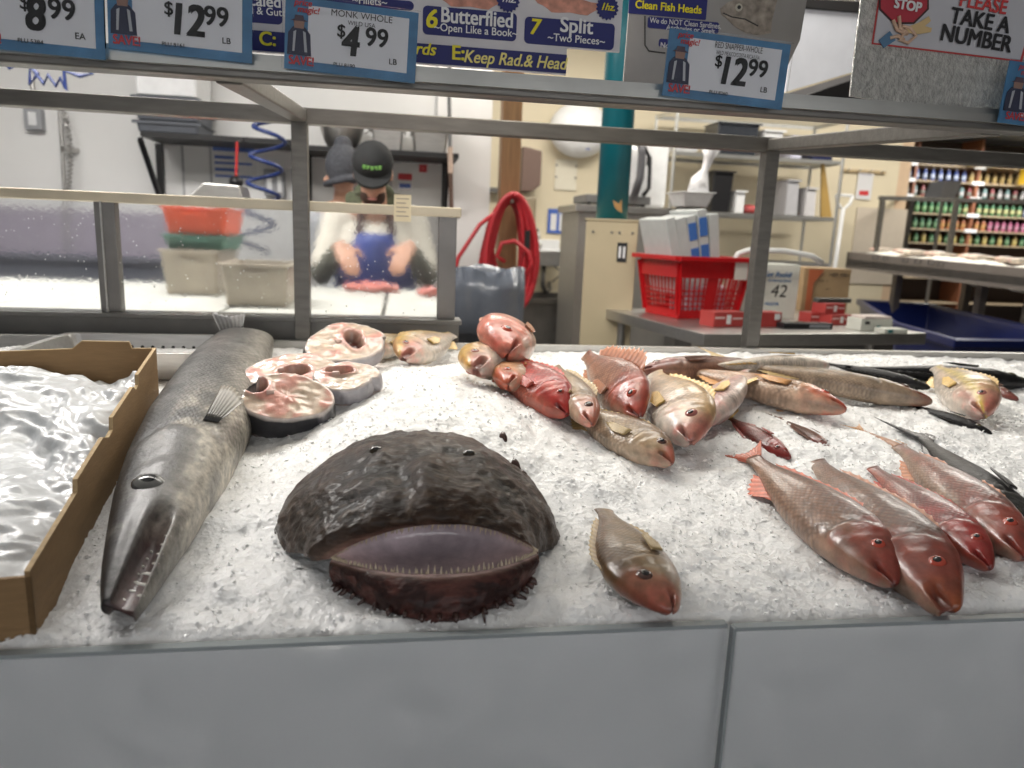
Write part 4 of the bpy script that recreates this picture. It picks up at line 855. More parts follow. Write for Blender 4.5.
def worker2():
    Y = 4.35; hc = P(343, 172, Y); x0 = hc.x; top = hc.z; r = thing('person', 'person in grey knit cap, mostly hidden behind the person with the black cap', 'person', (x0, 4.45, 0))
    b = MB(); b.ell(hc, (.078, .098, .115), 20, 14); b.cone(hc+Vector((0, .02, -.05)), hc+Vector((0, .05, -.17)), .05, .06); ch = Vector((x0, 4.45, top-.38)); pel = Vector((x0, 4.47, .9)); b.cone(ch, pel, .14, .14)
    b.cone(hc+Vector((-.07, -.02, -.02)), hc+Vector((-.095, -.03, -.05)), .01, .014)
    for s in (-1, 1):
        b.ell(hc+Vector((s*.08, 0, -.02)), (.012, .02, .03)); a = Vector((x0+s*.19, 4.45, top-.24)); e = Vector((x0+s*.24, 4.5, top-.53)); w_ = Vector((x0+s*.17, 4.72, top-.6)); b.cone(hc+Vector((0, .05, -.19)), a, .05, .055); b.cone(a, e, .052, .042); b.cone(e, w_, .04, .027); hand(b, w_, (0, 1, -.3), (-s, 0, 0))
        kn = Vector((x0+s*.1, 4.44, .48)); an = Vector((x0+s*.1, 4.47, .09)); b.cone(pel+Vector((s*.09, 0, -.05)), kn, .085, .056); b.cone(kn, an, .054, .038); b.cone(an, (x0+s*.1, 4.62, .04), .04, .032)
    remeshed('body', b, SKIN, r, .0095, 3)
    c = MB(); c.cone(ch, pel, .16, .16)
    for s in (-1, 1): a = Vector((x0+s*.19, 4.45, top-.25)); e = Vector((x0+s*.24, 4.5, top-.53)); c.cone(ch+Vector((0, 0, .1)), a, .1, .075); c.cone(a, e, .07, .055)
    remeshed('coat', c, mat('coat_pale', (.6, .62, .66), .8), r, .012, 4)
    c = MB(); c.ell(hc+Vector((0, .0, .03)), (.098, .118, .125), 20, 14); c.ell(hc+Vector((0, .01, .15)), (.05, .06, .045), 14, 10); c.tube([hc+Vector((.094*math.cos(q), .0+.115*math.sin(q), -.05+.02*math.cos(q))) for q in np.linspace(0, 2*PI, 25)[:-1]], .017, closed=True)
    remeshed('knit_cap', c, mat('knit', (.075, .078, .09), .95, var=.3, scale=70, bump=.4), r, .007, 2)
    t = MB()
    for s in (-1, 1): kn = Vector((x0+s*.1, 4.44, .48)); an = Vector((x0+s*.1, 4.47, .1)); t.cone(pel+Vector((s*.09, 0, -.05)), kn, .1, .07); t.cone(kn, an, .07, .06)
    remeshed('trousers', t, mat('trouser', (.02, .022, .03), .8), r, .012, 3)
worker2()
# ---------------------------------------------------------------- wash line behind the counter
def wash():
    t = thing('wash_sink', 'long steel wash sink with a lilac backsplash along the white wall', 'sink', (-2.6, 4.7, 0))
    xa, xb = -4.6, P(158, 240, 4.5).x+.25
    part('basin', MB().bb((xa, 4.45, .55), (xb, 4.47, 1.0)).bb((xa, 5.1, .55), (xb, 5.12, 1.0)).bb((xa, 4.45, .53), (xb, 5.12, .56)).bb((xa, 4.45, .55), (xa+.02, 5.12, 1.)).bb((xb-.02, 4.45, .55), (xb, 5.12, 1.)).bb((xa, 4.42, 1.0), (xb, 4.5, 1.02)), mat('basin_steel', (.15, .16, .2), .5, .5), t)
    part('backsplash', MB().bb((xa, 5.12, .9), (xb, 5.15, 1.28)), mat('splash_lilac', (.42, .38, .46), .4), t)
    for x in (xa+.1, (xa+xb)/2, xb-.1):
        for y in (4.5, 5.05): part('leg', MB().tube([(x, y, 0), (x, y, .54)], .02), STEEL, t)
wash()
def prerinse():
    a = P(66, 100, 5.1); t = thing('spray_hose', 'chrome spring spray hose hanging on the white wall', 'hose', (a.x, 5.15, 1.1)); b = P(64, 190, 5.1)
    part('riser', MB().tube([(P(61, 118, 5.12).x, 5.12, P(61, 108, 5.12).z), (P(63, 190, 5.12).x, 5.12, 1.02)], .012), STEEL, t)
    q0 = P(62, 104, 5.08); q1 = P(68, 190, 5.08); pts = [q0.lerp(q1, k/90)+Vector((.014*math.cos(k*1.4)+.03*math.sin(k/90*PI), .014*math.sin(k*1.4), 0)) for k in range(91)]
    part('spring', MB().tube(pts, .005, 6), STEEL, t); c = P(74, 150, 5.14); part('wall_bracket', MB().tube([(c.x, 5.2, c.z), (c.x-.05, 5.1, c.z)], .018), STEEL, t)
prerinse()
def outlet(label, px, py, Y, w_, h_, conduit=True):
    c = P(px, py, Y); t = thing('outlet_box', label, 'outlet', (c.x, Y, c.z-h_/2)); part('box', MB().box((c.x, Y-.03, c.z), (w_, .06, h_)), mat('outlet_grey', (.34, .35, .37), .5), t, bevel=.006)
    part('faceplate', MB().box((c.x, Y-.063, c.z), (w_*.45, .006, h_*.6)), WPLASTIC, t); 
    if conduit: part('conduit', MB().tube([(c.x, Y-.02, c.z+h_/2), (c.x, Y-.02, 3.08)], .012), STEEL, t)
outlet('grey switch box with a conduit on the white wall at left', 37, 120, 5.2, .1, .13)
outlet('pale double switch box on the white wall under the shelf, left', 271, 183, 5.2, .07, .17, False); outlet('pale double switch box on the white wall under the shelf, right', 281, 185, 5.2, .06, .17, False)
BCORD = mat('blue_cord', (.012, .03, .14), .35)
def coil(label, pts, r, turns, rad, name='coiled_hose'):
    pts = [Vector(p) for p in pts]; n = turns*14; out = []
    for i in range(n+1):
        k = i/n*(len(pts)-1); j = min(int(k), len(pts)-2); c = pts[j].lerp(pts[j+1], k-j); a = i/14*2*PI; out.append(c+Vector((math.cos(a)*r, math.sin(a)*r*.8, 0)))
    tag(part(name, MB().tube(out, rad, 8), BCORD, smooth=True), label, 'hose')
coil('blue coiled air hose hanging in front of the left shelf', [P(272, 112, 4.2), P(266, 160, 4.2), P(262, 205, 4.2), P(252, 252, 4.2)], .085, 5, .011)
a = P(8, 74, 3.6); pts = [P(x, y, 3.6) for x, y in ((8, 68), (24, 60), (38, 74), (30, 84), (30, 66), (44, 84), (48, 75), (56, 86), (60, 78), (66, 90), (64, 71), (80, 76), (92, 74), (80, 60), (70, 40))]; pts.append(Vector((pts[-1].x, 3.6, 3.1)))
tag(part('coiled_hose', MB().tube(pts, .009, 8), BCORD), 'dark blue coiled hose looped under the ceiling at the far left', 'hose')
# ---------------------------------------------------------------- wall shelves with pans
def shelf(label, px0, px1, py, Y, D=.4, br=()):
    a = P(px0, py, Y-D); b = P(px1, py, Y-D); z = a.z; t = thing('wall_shelf', label, 'shelf', ((a.x+b.x)/2, Y, z-.3)); part('board', MB().bb((a.x, Y-D, z-.03), (b.x, Y, z)), BLACK, t)
    for x in br or (a.x+.06, b.x-.06):
        part('bracket', MB().bb((x-.02, Y-.03, z-.42), (x+.02, Y, z-.03)).bar((x, Y-.02, z-.4), (x, Y-D+.05, z-.04), .025, .03), BLACK, t)
    return z, a.x, b.x
zs, xa, xb = shelf('black bracketed wall shelf holding a stack of grey trays', 140, 300, 131, 5.2, .42, (P(150, 150, 5.1).x+.03,))
zs2, xa2, xb2 = shelf('black wall shelf over the steel panel, holding bowls and pans', 290, 459, 144, 5.2, .42)
GT = mat('grey_tray', (.10, .11, .13), .5)
def stack():
    c = (P(139, 120, 4.9).x+P(206, 120, 4.9).x)/2; W = P(206, 120, 4.9).x-P(139, 120, 4.9).x; z = zs+.002
    for k, (m, h, lab) in enumerate(((GT, .055, 'dark grey tray lowest of the stack on the wall shelf'), (GT, .055, 'dark grey tray second from the bottom of the stack'), (GT, .055, 'dark grey tray third from the bottom of the stack'), (WPLASTIC, .25, 'white tub between the grey trays of the stack'), (BLACK, .06, 'black lid topmost on the white tub'))):
        t = thing('storage_tray', lab, 'tray', (c, 4.97, z)); part('tub', MB().tub((c, 4.97, z), (W*.92, .38), h, .006, .95, .012), m, t, bevel=.003)
        part('rim', MB().bb((c-W/2, 4.77, z+h-.012), (c+W/2, 4.78, z+h+.004)), m, t); z += h+.014
stack()
c = P(342, 122, 4.98); rr = .135
t = thing('mixing_bowl', 'round steel mixing bowl on the black shelf', 'bowl', (c.x, 4.98, zs2+.002)); part('bowl', MB().lathe((c.x, 4.98, zs2+.002), [(.07, 0), (.085, .005), (.115, .06), (.135, .12), (.14, .165), (.15, .168), (.15, .173), (.13, .168), (.11, .06), (.07, .012), (.0, .01)], 32), STEEL, t, smooth=True); part('handle', MB().tube([(c.x+.14+.03*math.sin(q), 4.98, zs2+.14+.03*math.cos(q)) for q in np.linspace(0, PI, 8)], .005, 6), STEEL, t)
for lab, px0, px1, h, nn in (('tall steel pot with handles beside the bowl on the shelf', 371, 405, .15, 2), ('stack of steel hotel pans at the right end of the shelf', 411, 449, .12, 4)):
    a = P(px0, 125, 4.95); b = P(px1, 125, 4.95); t = thing('steel_pan', lab, 'pan', ((a.x+b.x)/2, 4.97, zs2))
    for k in range(nn if nn == 4 else 1): part('pan', MB().tub(((a.x+b.x)/2, 4.97, zs2+.002+k*.03), (b.x-a.x-.02, .3), h, .004, .88, .012), STEEL, t)
    if nn == 2:
        for s in (-1, 1): part('handle', MB().tube([((a.x+b.x)/2+s*(b.x-a.x)/2, 4.97+.04*math.cos(q), zs2+h*.8+.02*math.sin(q)) for q in np.linspace(0, PI, 8)], .006, 6), STEEL, t)
a = P(322, 150, 5.17); b = P(448, 150, 5.17); t = thing('wall_panel', 'brushed steel panel on the wall below the right shelf', 'panel', ((a.x+b.x)/2, 5.19, .9))
part('sheet', MB().bb((a.x-.1, 5.185, .9), (b.x, 5.199, zs2-.04)), mat('panel_steel', (.46, .45, .43), .4, .55, .08, 4), t)
for x in np.linspace(a.x+.1, b.x-.03, 3): part('seam', MB().bb((x-.004, 5.182, .9), (x+.004, 5.186, zs2-.04)), DSTEEL, t)
def poster(label, px0, py0, px1, py1, Y, base, bits, name='notice', cat='sign'):
    a = P(px0, py1, Y); b = P(px1, py0, Y); t = thing(name, label, cat, ((a.x+b.x)/2, Y, a.z)); part('sheet', MB().bb((a.x, Y-.006, a.z), (b.x, Y-.001, b.z)), base, t); W = b.x-a.x; H = b.z-a.z
    for nm, x0, y0, x1, y1, m in bits: part(nm, MB().bb((a.x+W*x0, Y-.0085, a.z+H*y0), (a.x+W*x1, Y-.006, a.z+H*y1)), m, t)
    return t
PW = flat((.76, .76, .76)); PB = flat((.10, .18, .5)); PR = flat((.6, .04, .05))
poster('white notice with blue bands on the wall under the left shelf', 213, 146, 256, 182, 5.19, PW, [('band', .03, .82, .97, .95, PB), ('band', .06, .62, .5, .7, PB), ('band', .06, .48, .9, .54, PB), ('band', .06, .3, .6, .38, PB), ('band', .06, .14, .9, .2, PB)])
poster('small red and blue sticker on the steel panel', 398, 174, 412, 190, 5.18, PW, [('band', .0, .62, 1, 1, PR), ('band', .1, .15, .9, .4, PB)])
poster('round red sticker on the steel panel', 419, 165, 427, 172, 5.18, PR, [('band', .3, .3, .7, .7, flat((.7, .1, .1)))])
c0 = P(237, 142, 4.6); c1 = P(236, 180, 4.6); t = thing('hanging_mallet', 'red-handled tool with a black rubber head hanging from the left shelf', 'tool', (c1.x, 4.6, c1.z)); part('handle', MB().tube([c0, c1], .008), flat((.5, .03, .03)), t); part('rubber_head', MB().ell(c1-Vector((0, 0, .01)), (.04, .04, .035)), BPLASTIC, t, smooth=True); part('hook', MB().tube([c0, c0+Vector((0, .3, .06))], .005, 6), BLACK, t)
c = P(222, 192, 3.9); t = thing('steel_scale_pan', 'upturned steel tray on the ledge in front of the blue banded notice', 'pan', (c.x, 3.9, c.z-.06)); part('tray', MB().prism([(c.x-.14, 3.8, c.z-.04), (c.x+.12, 3.8, c.z-.04), (c.x+.1, 3.8, c.z+.03), (c.x-.06, 3.8, c.z+.035)], (0, .22, 0)), STEEL, t, bevel=.004); part('stand', MB().bb((c.x-.02, 3.9, 0), (c.x+.02, 3.94, c.z-.04)), DSTEEL, t)
c = P(449, 92, 4.7); d = P(452, 245, 4.7); t = thing('hanging_pole', 'thin pole hanging at the right end of the shelf, brown below and pale above', 'pole', (d.x, 4.7, d.z)); m_ = c.lerp(d, .35); part('cable', MB().tube([(c.x, 4.7, 3.09), c, m_], .012), flat((.2, .2, .2)), t); part('grip', MB().tube([m_, c.lerp(d, .52)], .016), flat((.6, .45, .36)), t); part('shaft', MB().tube([c.lerp(d, .52), d], .014), flat((.12, .07, .05)), t)
# knife rack on the return wall
c = P(500, 190, 6.0); t = thing('knife_rack', 'dark magnetic bar with a black-handled knife beside the wooden post', 'rack', (c.x, 6.3, c.z)); a = P(481, 188, 6.3); b = P(500, 188, 6.3); part('bar', MB().bb((a.x, 6.5, a.z-.02), (b.x+.1, 6.6, a.z+.02)), DSTEEL, t); part('knife_handle', MB().bb((a.x, 6.45, a.z-.2), (a.x+.03, 6.5, a.z+.03)), BPLASTIC, t); part('knife_blade', MB().bb((a.x+.005, 6.46, a.z+.03), (a.x+.03, 6.465, a.z+.3)), STEEL, t)
# ---------------------------------------------------------------- wooden post with the red hose, trash can
WOOD = mat('post_wood', (.24, .13, .055), .6, var=.25, scale=6, stretch=(12, 12, .7))
a = P(500, 200, 4.9); b = P(522, 200, 4.9); z_ = (a.x+b.x)/2; t = thing('wooden_post', 'square brown wooden post from floor to ceiling behind the red hose', 'post', (z_, 4.95, 0)); part('timber', MB().bb((a.x, 4.9, 0), (b.x-.02, 5.04, 3.1)), WOOD, t, bevel=.006); part('shoe', MB().bb((a.x-.01, 4.89, 0), (b.x-.01, 5.05, .12)), STEEL, t)
HR = mat('red_hose', (.50, .025, .035), .4, coat=.2)
hk = P(510, 202, 4.78); t = thing('red_hose', 'thick red water hose looped over a hook on the wooden post', 'hose', (hk.x, 4.8, .9))
for k, (hw, lo, dx) in enumerate(((.10, .72, -.02), (.12, .62, .02), (.15, .8, -.05), (.17, .66, .03), (.14, .56, .05), (.11, .88, -.03), (.135, .75, .0), (.16, .74, .01))):
    pts = []
    for i in range(41):
        q = i/40*2*PI; yy = math.cos(q); pts.append((hk.x+dx*(1-yy)/2+hw*math.sin(q)*(1-.12*yy), 4.78-.022*k+.05*math.sin(q*.5), hk.z+.02*k*.3-lo/2*(1-yy)))
    part('loop', MB().tube(pts, .017, 10), HR, t, smooth=True)
q0 = hk+Vector((-.05, -.1, -.03)); part('tail', MB().tube([q0, q0+Vector((-.15, 0, -.12)), q0+Vector((-.28, 0, -.33)), q0+Vector((-.34, 0, -.62)), q0+Vector((-.3, 0, -1.1))], .0135), HR, t, smooth=True)
part('tail', MB().tube([P(505, 262, 4.62), P(497, 256, 4.62), P(502, 243, 4.6), P(515, 241, 4.6), P(528, 252, 4.6), P(532, 262, 4.6), P(526, 275, 4.6)], .0135), HR, t, smooth=True)
part('hook', MB().tube([hk+Vector((0, .13, .0)), hk+Vector((0, -.1, .0)), hk+Vector((0, -.1, .04))], .01), STEEL, t)
part('strap', MB().box(P(526, 240, 4.7), (.03, .12, .12)), BLACK, t)
c = P(486, 290, 4.22); c.y = 4.22; zt = P(486, 270, 4.2).z; t = thing('trash_can', 'grey trash can with a clear plastic liner under the red hose', 'bin', (c.x, 4.24, 0)); part('can', MB().lathe((c.x, 4.24, 0), [(.15, 0), (.17, .02), (.2, zt-.06), (.21, zt-.05), (.21, zt-.02), (.19, zt-.02), (.16, .05), (0, .04)], 28), mat('bin_grey', (.10, .11, .13), .5), t, smooth=True)
ln = MB(); n = 56; pr = [(.19, zt-.1), (.213, zt-.02), (.22, zt+.01), (.226, zt-.12), (.22, zt-.28), (.226, zt-.36)]
for r_, z in pr:
    for k in range(n): q = 2*PI*k/n; w_ = r_*(1+.02*math.sin(11*q+z*20)+.012*math.sin(23*q)); ln.v.append((c.x+w_*math.cos(q), 4.24+w_*math.sin(q), z+.012*math.sin(5*q)))
for i in range(len(pr)-1):
    for k in range(n): ln.f.append((i*n+k, i*n+(k+1) % n, (i+1)*n+(k+1) % n, (i+1)*n+k))
ln.mi = [0]*len(ln.f); o = part('liner', ln, mat('liner_film', (.25, .28, .34), .2, trans=.5, coat=.5, bump=.3), t, smooth=True); s_ = o.modifiers.new('solid', 'SOLIDIFY'); s_.thickness = .002
# ---------------------------------------------------------------- fixtures on the cream wall
a = P(523, 146, 6.4); b = P(537, 192, 6.4); tag(part('wall_dispenser', MB().prism([(a.x, 6.4, a.z), (b.x+.03, 6.4, a.z-.03), (b.x+.03, 6.4, b.z+.06), (b.x-.05, 6.4, b.z), (a.x, 6.4, b.z)], (0, .2, 0)), flat((.17, .11, .09)), bevel=.01), 'brown wall dispenser right of the wooden post, upper one', 'dispenser')
a = P(522, 196, 6.4); b = P(536, 225, 6.4); tag(part('wall_dispenser', MB().bb((a.x, 6.42, b.z), (b.x, 6.6, a.z)), flat((.30, .25, .17)), bevel=.02), 'tan wall dispenser below the brown one', 'dispenser')
c = P(584, 128, 6.35); t = thing('round_wall_unit', 'white domed wall unit with small blue print above the sink', 'dispenser', (c.x, 6.5, c.z-.2)); part('dome', MB().ell((c.x, 6.5, c.z), (.27, .17, .23), 32, 20), WPLASTIC, t, smooth=True); text('print', 'AIR', t, (c.x+.05, 6.5-.118, c.z-.165), .018, PB, bold=.02)
c = P(566, 175, 6.58); t = thing('wall_plate', 'blank white wall plate with four screws above the blue notice', 'plate', (c.x, 6.59, c.z-.12)); part('plate', MB().box((c.x, 6.592, c.z), (.2, .014, .26)), flat((.76, .72, .6)), t, bevel=.004)
for sx in (-.11, .11):
    for sz in (.08, -.02): part('screw', MB().tube([(c.x+sx*.8, 6.583, c.z+sz), (c.x+sx*.8, 6.578, c.z+sz)], .009, 8), DSTEEL, t)
poster('blue notice with three white labels on the cream wall', 547, 210, 577, 233, 6.59, flat((.06, .14, .5)), [('label_strip', .1, .12, .3, .8, PW), ('label_strip', .4, .12, .6, .8, PW), ('label_strip', .7, .12, .9, .8, PW)])
def sink():
    a = P(529, 251, 6.15); b = P(570, 251, 6.15); z = P(550, 251, 6.15).z; cx = (a.x+b.x)/2; W = b.x-a.x; t = thing('hand_sink', 'white hand wash sink on the cream wall with exposed pipes', 'sink', (cx, 6.38, z-.5))
    part('basin', MB().tub((cx, 6.37, z-.13), (W, .42), .12, .02, .62, .012), WPLASTIC, t, bevel=.008); part('backsplash', MB().bb((cx-W/2, 6.57, z-.02), (cx+W/2, 6.6, z+.09)), WPLASTIC, t, bevel=.006)
    part('faucet', MB().tube([(cx-.08, 6.55, z), (cx-.08, 6.52, z+.16), (cx-.06, 6.42, z+.17), (cx-.05, 6.36, z+.1)], .014), STEEL, t, smooth=True).parent = t
    for s in (-1, 1): part('tap_handle', MB().lathe((cx-.08+s*.07, 6.54, z), [(.018, 0), (.014, .03), (.025, .035), (.025, .055), (.0, .06)], 12), STEEL, t, smooth=True)
    part('drain_pipe', MB().tube([(cx, 6.38, z-.12), (cx, 6.38, z-.3), (cx+.03, 6.4, z-.36), (cx+.08, 6.45, z-.34), (cx+.1, 6.59, z-.3)], .02), DSTEEL, t, smooth=True); part('supply_pipe', MB().tube([(cx-.12, 6.5, z-.1), (cx-.12, 6.56, z-.45)], .012).tube([(cx+.1, 6.5, z-.12), (cx+.2, 6.5, z-.2), (cx+.12, 6.55, z-.28)], .008), DSTEEL, t)
    a = P(520, 300, 5.9); b = P(580, 300, 5.9); t = thing('floor_sink_box', 'low dark steel trough on the floor below the hand sink', 'trough', ((a.x+b.x)/2, 6.2, 0)); part('trough', MB().tub(((a.x+b.x)/2, 6.2, 0), (b.x-a.x, .6), a.z, .02, .98, .01), DSTEEL, t); part('side_rail', MB().bb((a.x, 5.86, a.z-.02), (b.x, 5.9, a.z+.02)), RACK, t)
sink()
# ---------------------------------------------------------------- teal column on its beige box
def column():
    Y = 3.8; a = P(583, 222, Y); b = P(643, 222, Y); c2 = P(626, 224, Y); W = .27; cx = (P(596, 220, Y).x+P(643, 220, Y).x)/2; zt = P(620, 221, Y).z
    t = thing('column_casing', 'beige sheet metal box casing around the foot of the teal column', 'casing', (cx, Y+.14, 0)); R = math.radians(-14)
    part('casing', MB().box((cx, Y+.15, zt/2), (W, .29, zt), rz=R), mat('casing_beige', (.52, .44, .29), .45, var=.06, scale=4), t, bevel=.004)
    part('cap_plate', MB().box((cx, Y+.15, zt+.004), (W+.012, .302, .01), rz=R), mat('casing_beige', (.52, .44, .29)), t)
    Rm = Matrix.Rotation(R, 3, 'Z'); ctr = Vector((cx, Y+.15, 0))
    q = ctr+Rm @ Vector((W*.22, -.147, zt-.16)); part('switch_plate', MB().box(q, (.05, .006, .1), rz=R), BPLASTIC, t); sw = MB()
    for s in (-1, 1): sw.box(ctr+Rm @ Vector((W*.22+s*.011, -.152, zt-.16)), (.012, .006, .06), rz=R)
    part('switch', sw, WPLASTIC, t)
    for k in (-.36, 0, .15, .4):
        for z in (zt-.06, .66): p0 = ctr+Rm @ Vector((W*k, -.145, z)); p1 = ctr+Rm @ Vector((W*k, -.15, z)); part('screw', MB().tube([p0, p1], .007, 8), DSTEEL, t)
    t = thing('steel_column', 'round teal painted column with chipped orange patch rising from the beige casing', 'column', (cx-.01, Y+.15, zt+.01)); x = P(614, 180, Y+.15).x+.0
    part('shaft', MB().tube([(x, Y+.15, zt+.01), (x, Y+.15, 3.1)], .085, 32), mat('teal_paint', (.0, .14, .18), .4, var=.12, scale=5), t, smooth=True)
    q = P(618, 206, Y+.065); part('chipped_patch', MB().prism([(q.x-.03, q.y+.0, q.z+.03), (q.x+.005, q.y, q.z+.012), (q.x+.018, q.y, q.z+.035), (q.x+.022, q.y, q.z-.01), (q.x+.026, q.y, q.z-.034), (q.x-.004, q.y, q.z-.022), (q.x-.02, q.y, q.z-.002)], (0, .006, 0)), flat((.45, .26, .10)), t, label='orange-brown patch where the teal paint has chipped off')
column()
# ---------------------------------------------------------------- steel work table on the right with its load
ZT = .87
tA = PZ(704, 340-6, ZT); tB = PZ(927, 333, ZT); tC = PZ(640, 303, ZT); ux = (tB-tA).normalized(); uy = Vector((-ux.y, ux.x, 0)); TW = (tB-tA).length; TD = 1.0; TR = math.atan2(ux.y, ux.x)
def TP(u, v, z=0.): return tA+ux*u+uy*v+Vector((0, 0, z))
def tu(px, py, z=0.):   # table coordinates of a pixel at height z above the top
    p = PZ(px, py, ZT+z)-tA; return p.dot(ux), p.dot(uy)
t = thing('work_table', 'stainless steel work table with a lower shelf, right of the teal column', 'table', TP(TW/2, TD/2, -ZT))
part('table_top', MB().box(TP(TW/2, TD/2, -.027), (TW, TD, .054), rz=TR), STEEL, t, bevel=.004)
part('undershelf', MB().box(TP(TW/2, TD/2, -.55), (TW-.1, TD-.1, .02), rz=TR), DSTEEL, t)
for u in (.08, TW-.25):
    for v in (.08, TD-.08): q = TP(u, v); part('leg', MB().tube([(q.x, q.y, 0), (q.x, q.y, ZT-.04)], .022), STEEL, t)
part('apron_rail', MB().box(TP(TW/2, .1, -.08), (TW-.2, .03, .06), rz=TR), DSTEEL, t)
def tbox(name, label, cat, px, py, w, d, h, m, rz=0., z=0., group=None, bits=(), bevel=.002, off=(0, 0)):
    u, v = tu(px, py, 0); c = TP(u+w/2, v+d/2, z+h/2); q = thing(name, label, cat, c-Vector((0, 0, h/2)), group); part('carton', MB().box(c, (w, d, h), rz=TR+rz), m, q, bevel=bevel)
    R = Matrix.Rotation(TR+rz, 3, 'Z')
    for nm, x0, z0, x1, z1, mm in bits: part(nm, MB().box(c+R @ Vector((w*((x0+x1)/2-.5), -d/2-.001, h*((z0+z1)/2-.5))), (w*(x1-x0), .003, h*(z1-z0)), rz=TR+rz), mm, q)
    return q, c, R
# red shopping basket
def basket():
    RED = mat('basket_red', (.50, .008, .012), .35, var=.06, coat=.2); W, D, H = .42, .36, .29; RB = TR+math.radians(4); R = Matrix.Rotation(RB, 3, 'Z'); u, v = tu(678, 319); O = TP(u, v, .002)+R @ Vector((W*.4, D*.4, 0))
    t = thing('shopping_basket', 'red plastic shopping basket on the work table filled with packed bags', 'basket', O); B = MB()
    def pt(x, y, z): k = .80+.20*z/H; return O+R @ Vector((x*k, y*k, z))
    B.prism([pt(-W/2, -D/2, 0), pt(W/2, -D/2, 0), pt(W/2, D/2, 0), pt(-W/2, D/2, 0)], (0, 0, .006)); part('base', B, RED, t)
    S_ = MB(); th = .005
    def strip(p, q, hgt):  # horizontal bar along a side
        S_.bar(p, q, th, hgt)
    sides = [((-W/2, -D/2), (W/2, -D/2)), ((W/2, -D/2), (W/2, D/2)), ((W/2, D/2), (-W/2, D/2)), ((-W/2, D/2), (-W/2, -D/2))]
    for si, (a, b) in enumerate(sides):
        strip(pt(*a, .02), pt(*b, .02), .04); strip(pt(*a, H-.05), pt(*b, H-.05), .085)
        n = 13 if si % 2 == 0 else 11
        for k in range(n+1):
            q = k/n; x = a[0]*(1-q)+b[0]*q; y = a[1]*(1-q)+b[1]*q; wd = .034 if k in (0, n) or (si % 2 == 0 and k in (n//2, n//2+1)) else .007
            S_.bar(pt(x, y, .02), pt(x, y, H-.02), wd, th, (R @ Vector((b[1]-a[1], a[0]-b[0], 0))))
        for zz in (.06, .085, .11, .135): strip(pt(*a, zz), pt(*b, zz), .006)
    part('side_lattice', S_, RED, t)
    rm = MB(); c4 = [pt(-W/2-.02, -D/2-.02, H), pt(W/2+.02, -D/2-.02, H), pt(W/2+.02, D/2+.02, H), pt(-W/2-.02, D/2+.02, H)]
    for i in range(4): rm.bar(c4[i], c4[(i+1) % 4], .036, .022)
    part('rim', rm, RED, t, bevel=.003)
    q = pt(.14, -D/2-.028, H-.05); part('tag', MB().box(q, (.075, .004, .09), rz=RB), flat((.7, .66, .6)), t)
    # lattice-bagged packs inside
    for k, (x, y, cc, lab) in enumerate(((-.05, -.07, (.5, .45, .5), 'pale patterned bag low in the red basket, left'), (.09, -.06, (.5, .42, .5), 'pale patterned bag low in the red basket, right'), (.0, .07, (.45, .45, .55), 'pale patterned bag at the back of the red basket'))):
        c = pt(x, y, .085); tag(part('packed_bag', MB().box(c, (.13, .10, .15), rz=TR+.2*k), mat('packed_net', (.55, .5, .56), .5, var=.5, scale=90), bevel=.02), lab, 'bag')
    BL = flat((.06, .17, .5)); GP = mat('paper_pack', (.55, .57, .56), .5, var=.06)
    for k, (x, lean, hh, blue) in enumerate(((-.15, -.30, .37, 0), (-.095, -.27, .37, 0), (-.04, -.24, .38, 1), (.018, -.20, .41, 1), (.075, -.15, .39, 0))):
        base = pt(x, .02, .17); Rz = R @ Matrix.Rotation(lean, 3, 'Y'); c = base+Rz @ Vector((0, 0, hh/2-.05))
        q = thing('paper_sleeve', ('grey paper sleeve leaning out of the red basket, %s' % ('leftmost of the five', 'second from the left', 'third from the left with blue stripes', 'fourth from the left with blue stripes', 'rightmost of the five')[k]), 'package', c, 'paper sleeves standing in the red basket')
        b = MB(); vs = [c+Rz @ Vector((sx*.027, sy*.12, sz*hh/2)) for sz in (-1, 1) for sx, sy in ((-1, -1), (1, -1), (1, 1), (-1, 1))]; b.add(vs, [(3, 2, 1, 0), (4, 5, 6, 7), (0, 1, 5, 4), (1, 2, 6, 5), (2, 3, 7, 6), (3, 0, 4, 7)]); part('sleeve', b, GP, q, bevel=.003)
        if blue:
            for zz in (.3, -.02):
                b = MB(); vs = [c+Rz @ Vector((sx*.023, -.1215+(sy*.001), zz*hh+sz*hh*.11)) for sz in (-1, 1) for sx, sy in ((-1, -1), (1, -1), (1, 1), (-1, 1))]; b.add(vs, [(3, 2, 1, 0), (4, 5, 6, 7), (0, 1, 5, 4), (1, 2, 6, 5), (2, 3, 7, 6), (3, 0, 4, 7)]); part('blue_stripe', b, BL, q)
basket()
WC = mat('white_carton', (.66, .67, .60), .6); KC = mat('kraft_carton', (.38, .26, .14), .7); RC = mat('red_carton', (.42, .05, .045), .5); INK = flat((.02, .02, .022)); BLU = flat((.08, .2, .42)); GRN = flat((.05, .2, .2))
t, c, R = tbox('bag_carton', 'tall white carton marked 42 on the work table behind the steel post', 'box', 744, 318, .31, .2, .275, WC, rz=-.2)
RR = R @ Matrix.Rotation(PI/2, 3, 'X')
def tx(s, x, z, h, m, **k): text('lettering', s, t, c+R @ Vector((x, -.1015, z)), h, m, R=RR, **k)
tx('Get Reddi', .03, .085, .026, BLU, bold=.02, shear=.3); tx('STORAGE BAGS', .05, .055, .012, BLU, bold=.02); tx('42', .05, .0, .062, INK, bold=-.004, shear=.15); tx('FREEZER', .02, -.065, .014, BLU, bold=.02)
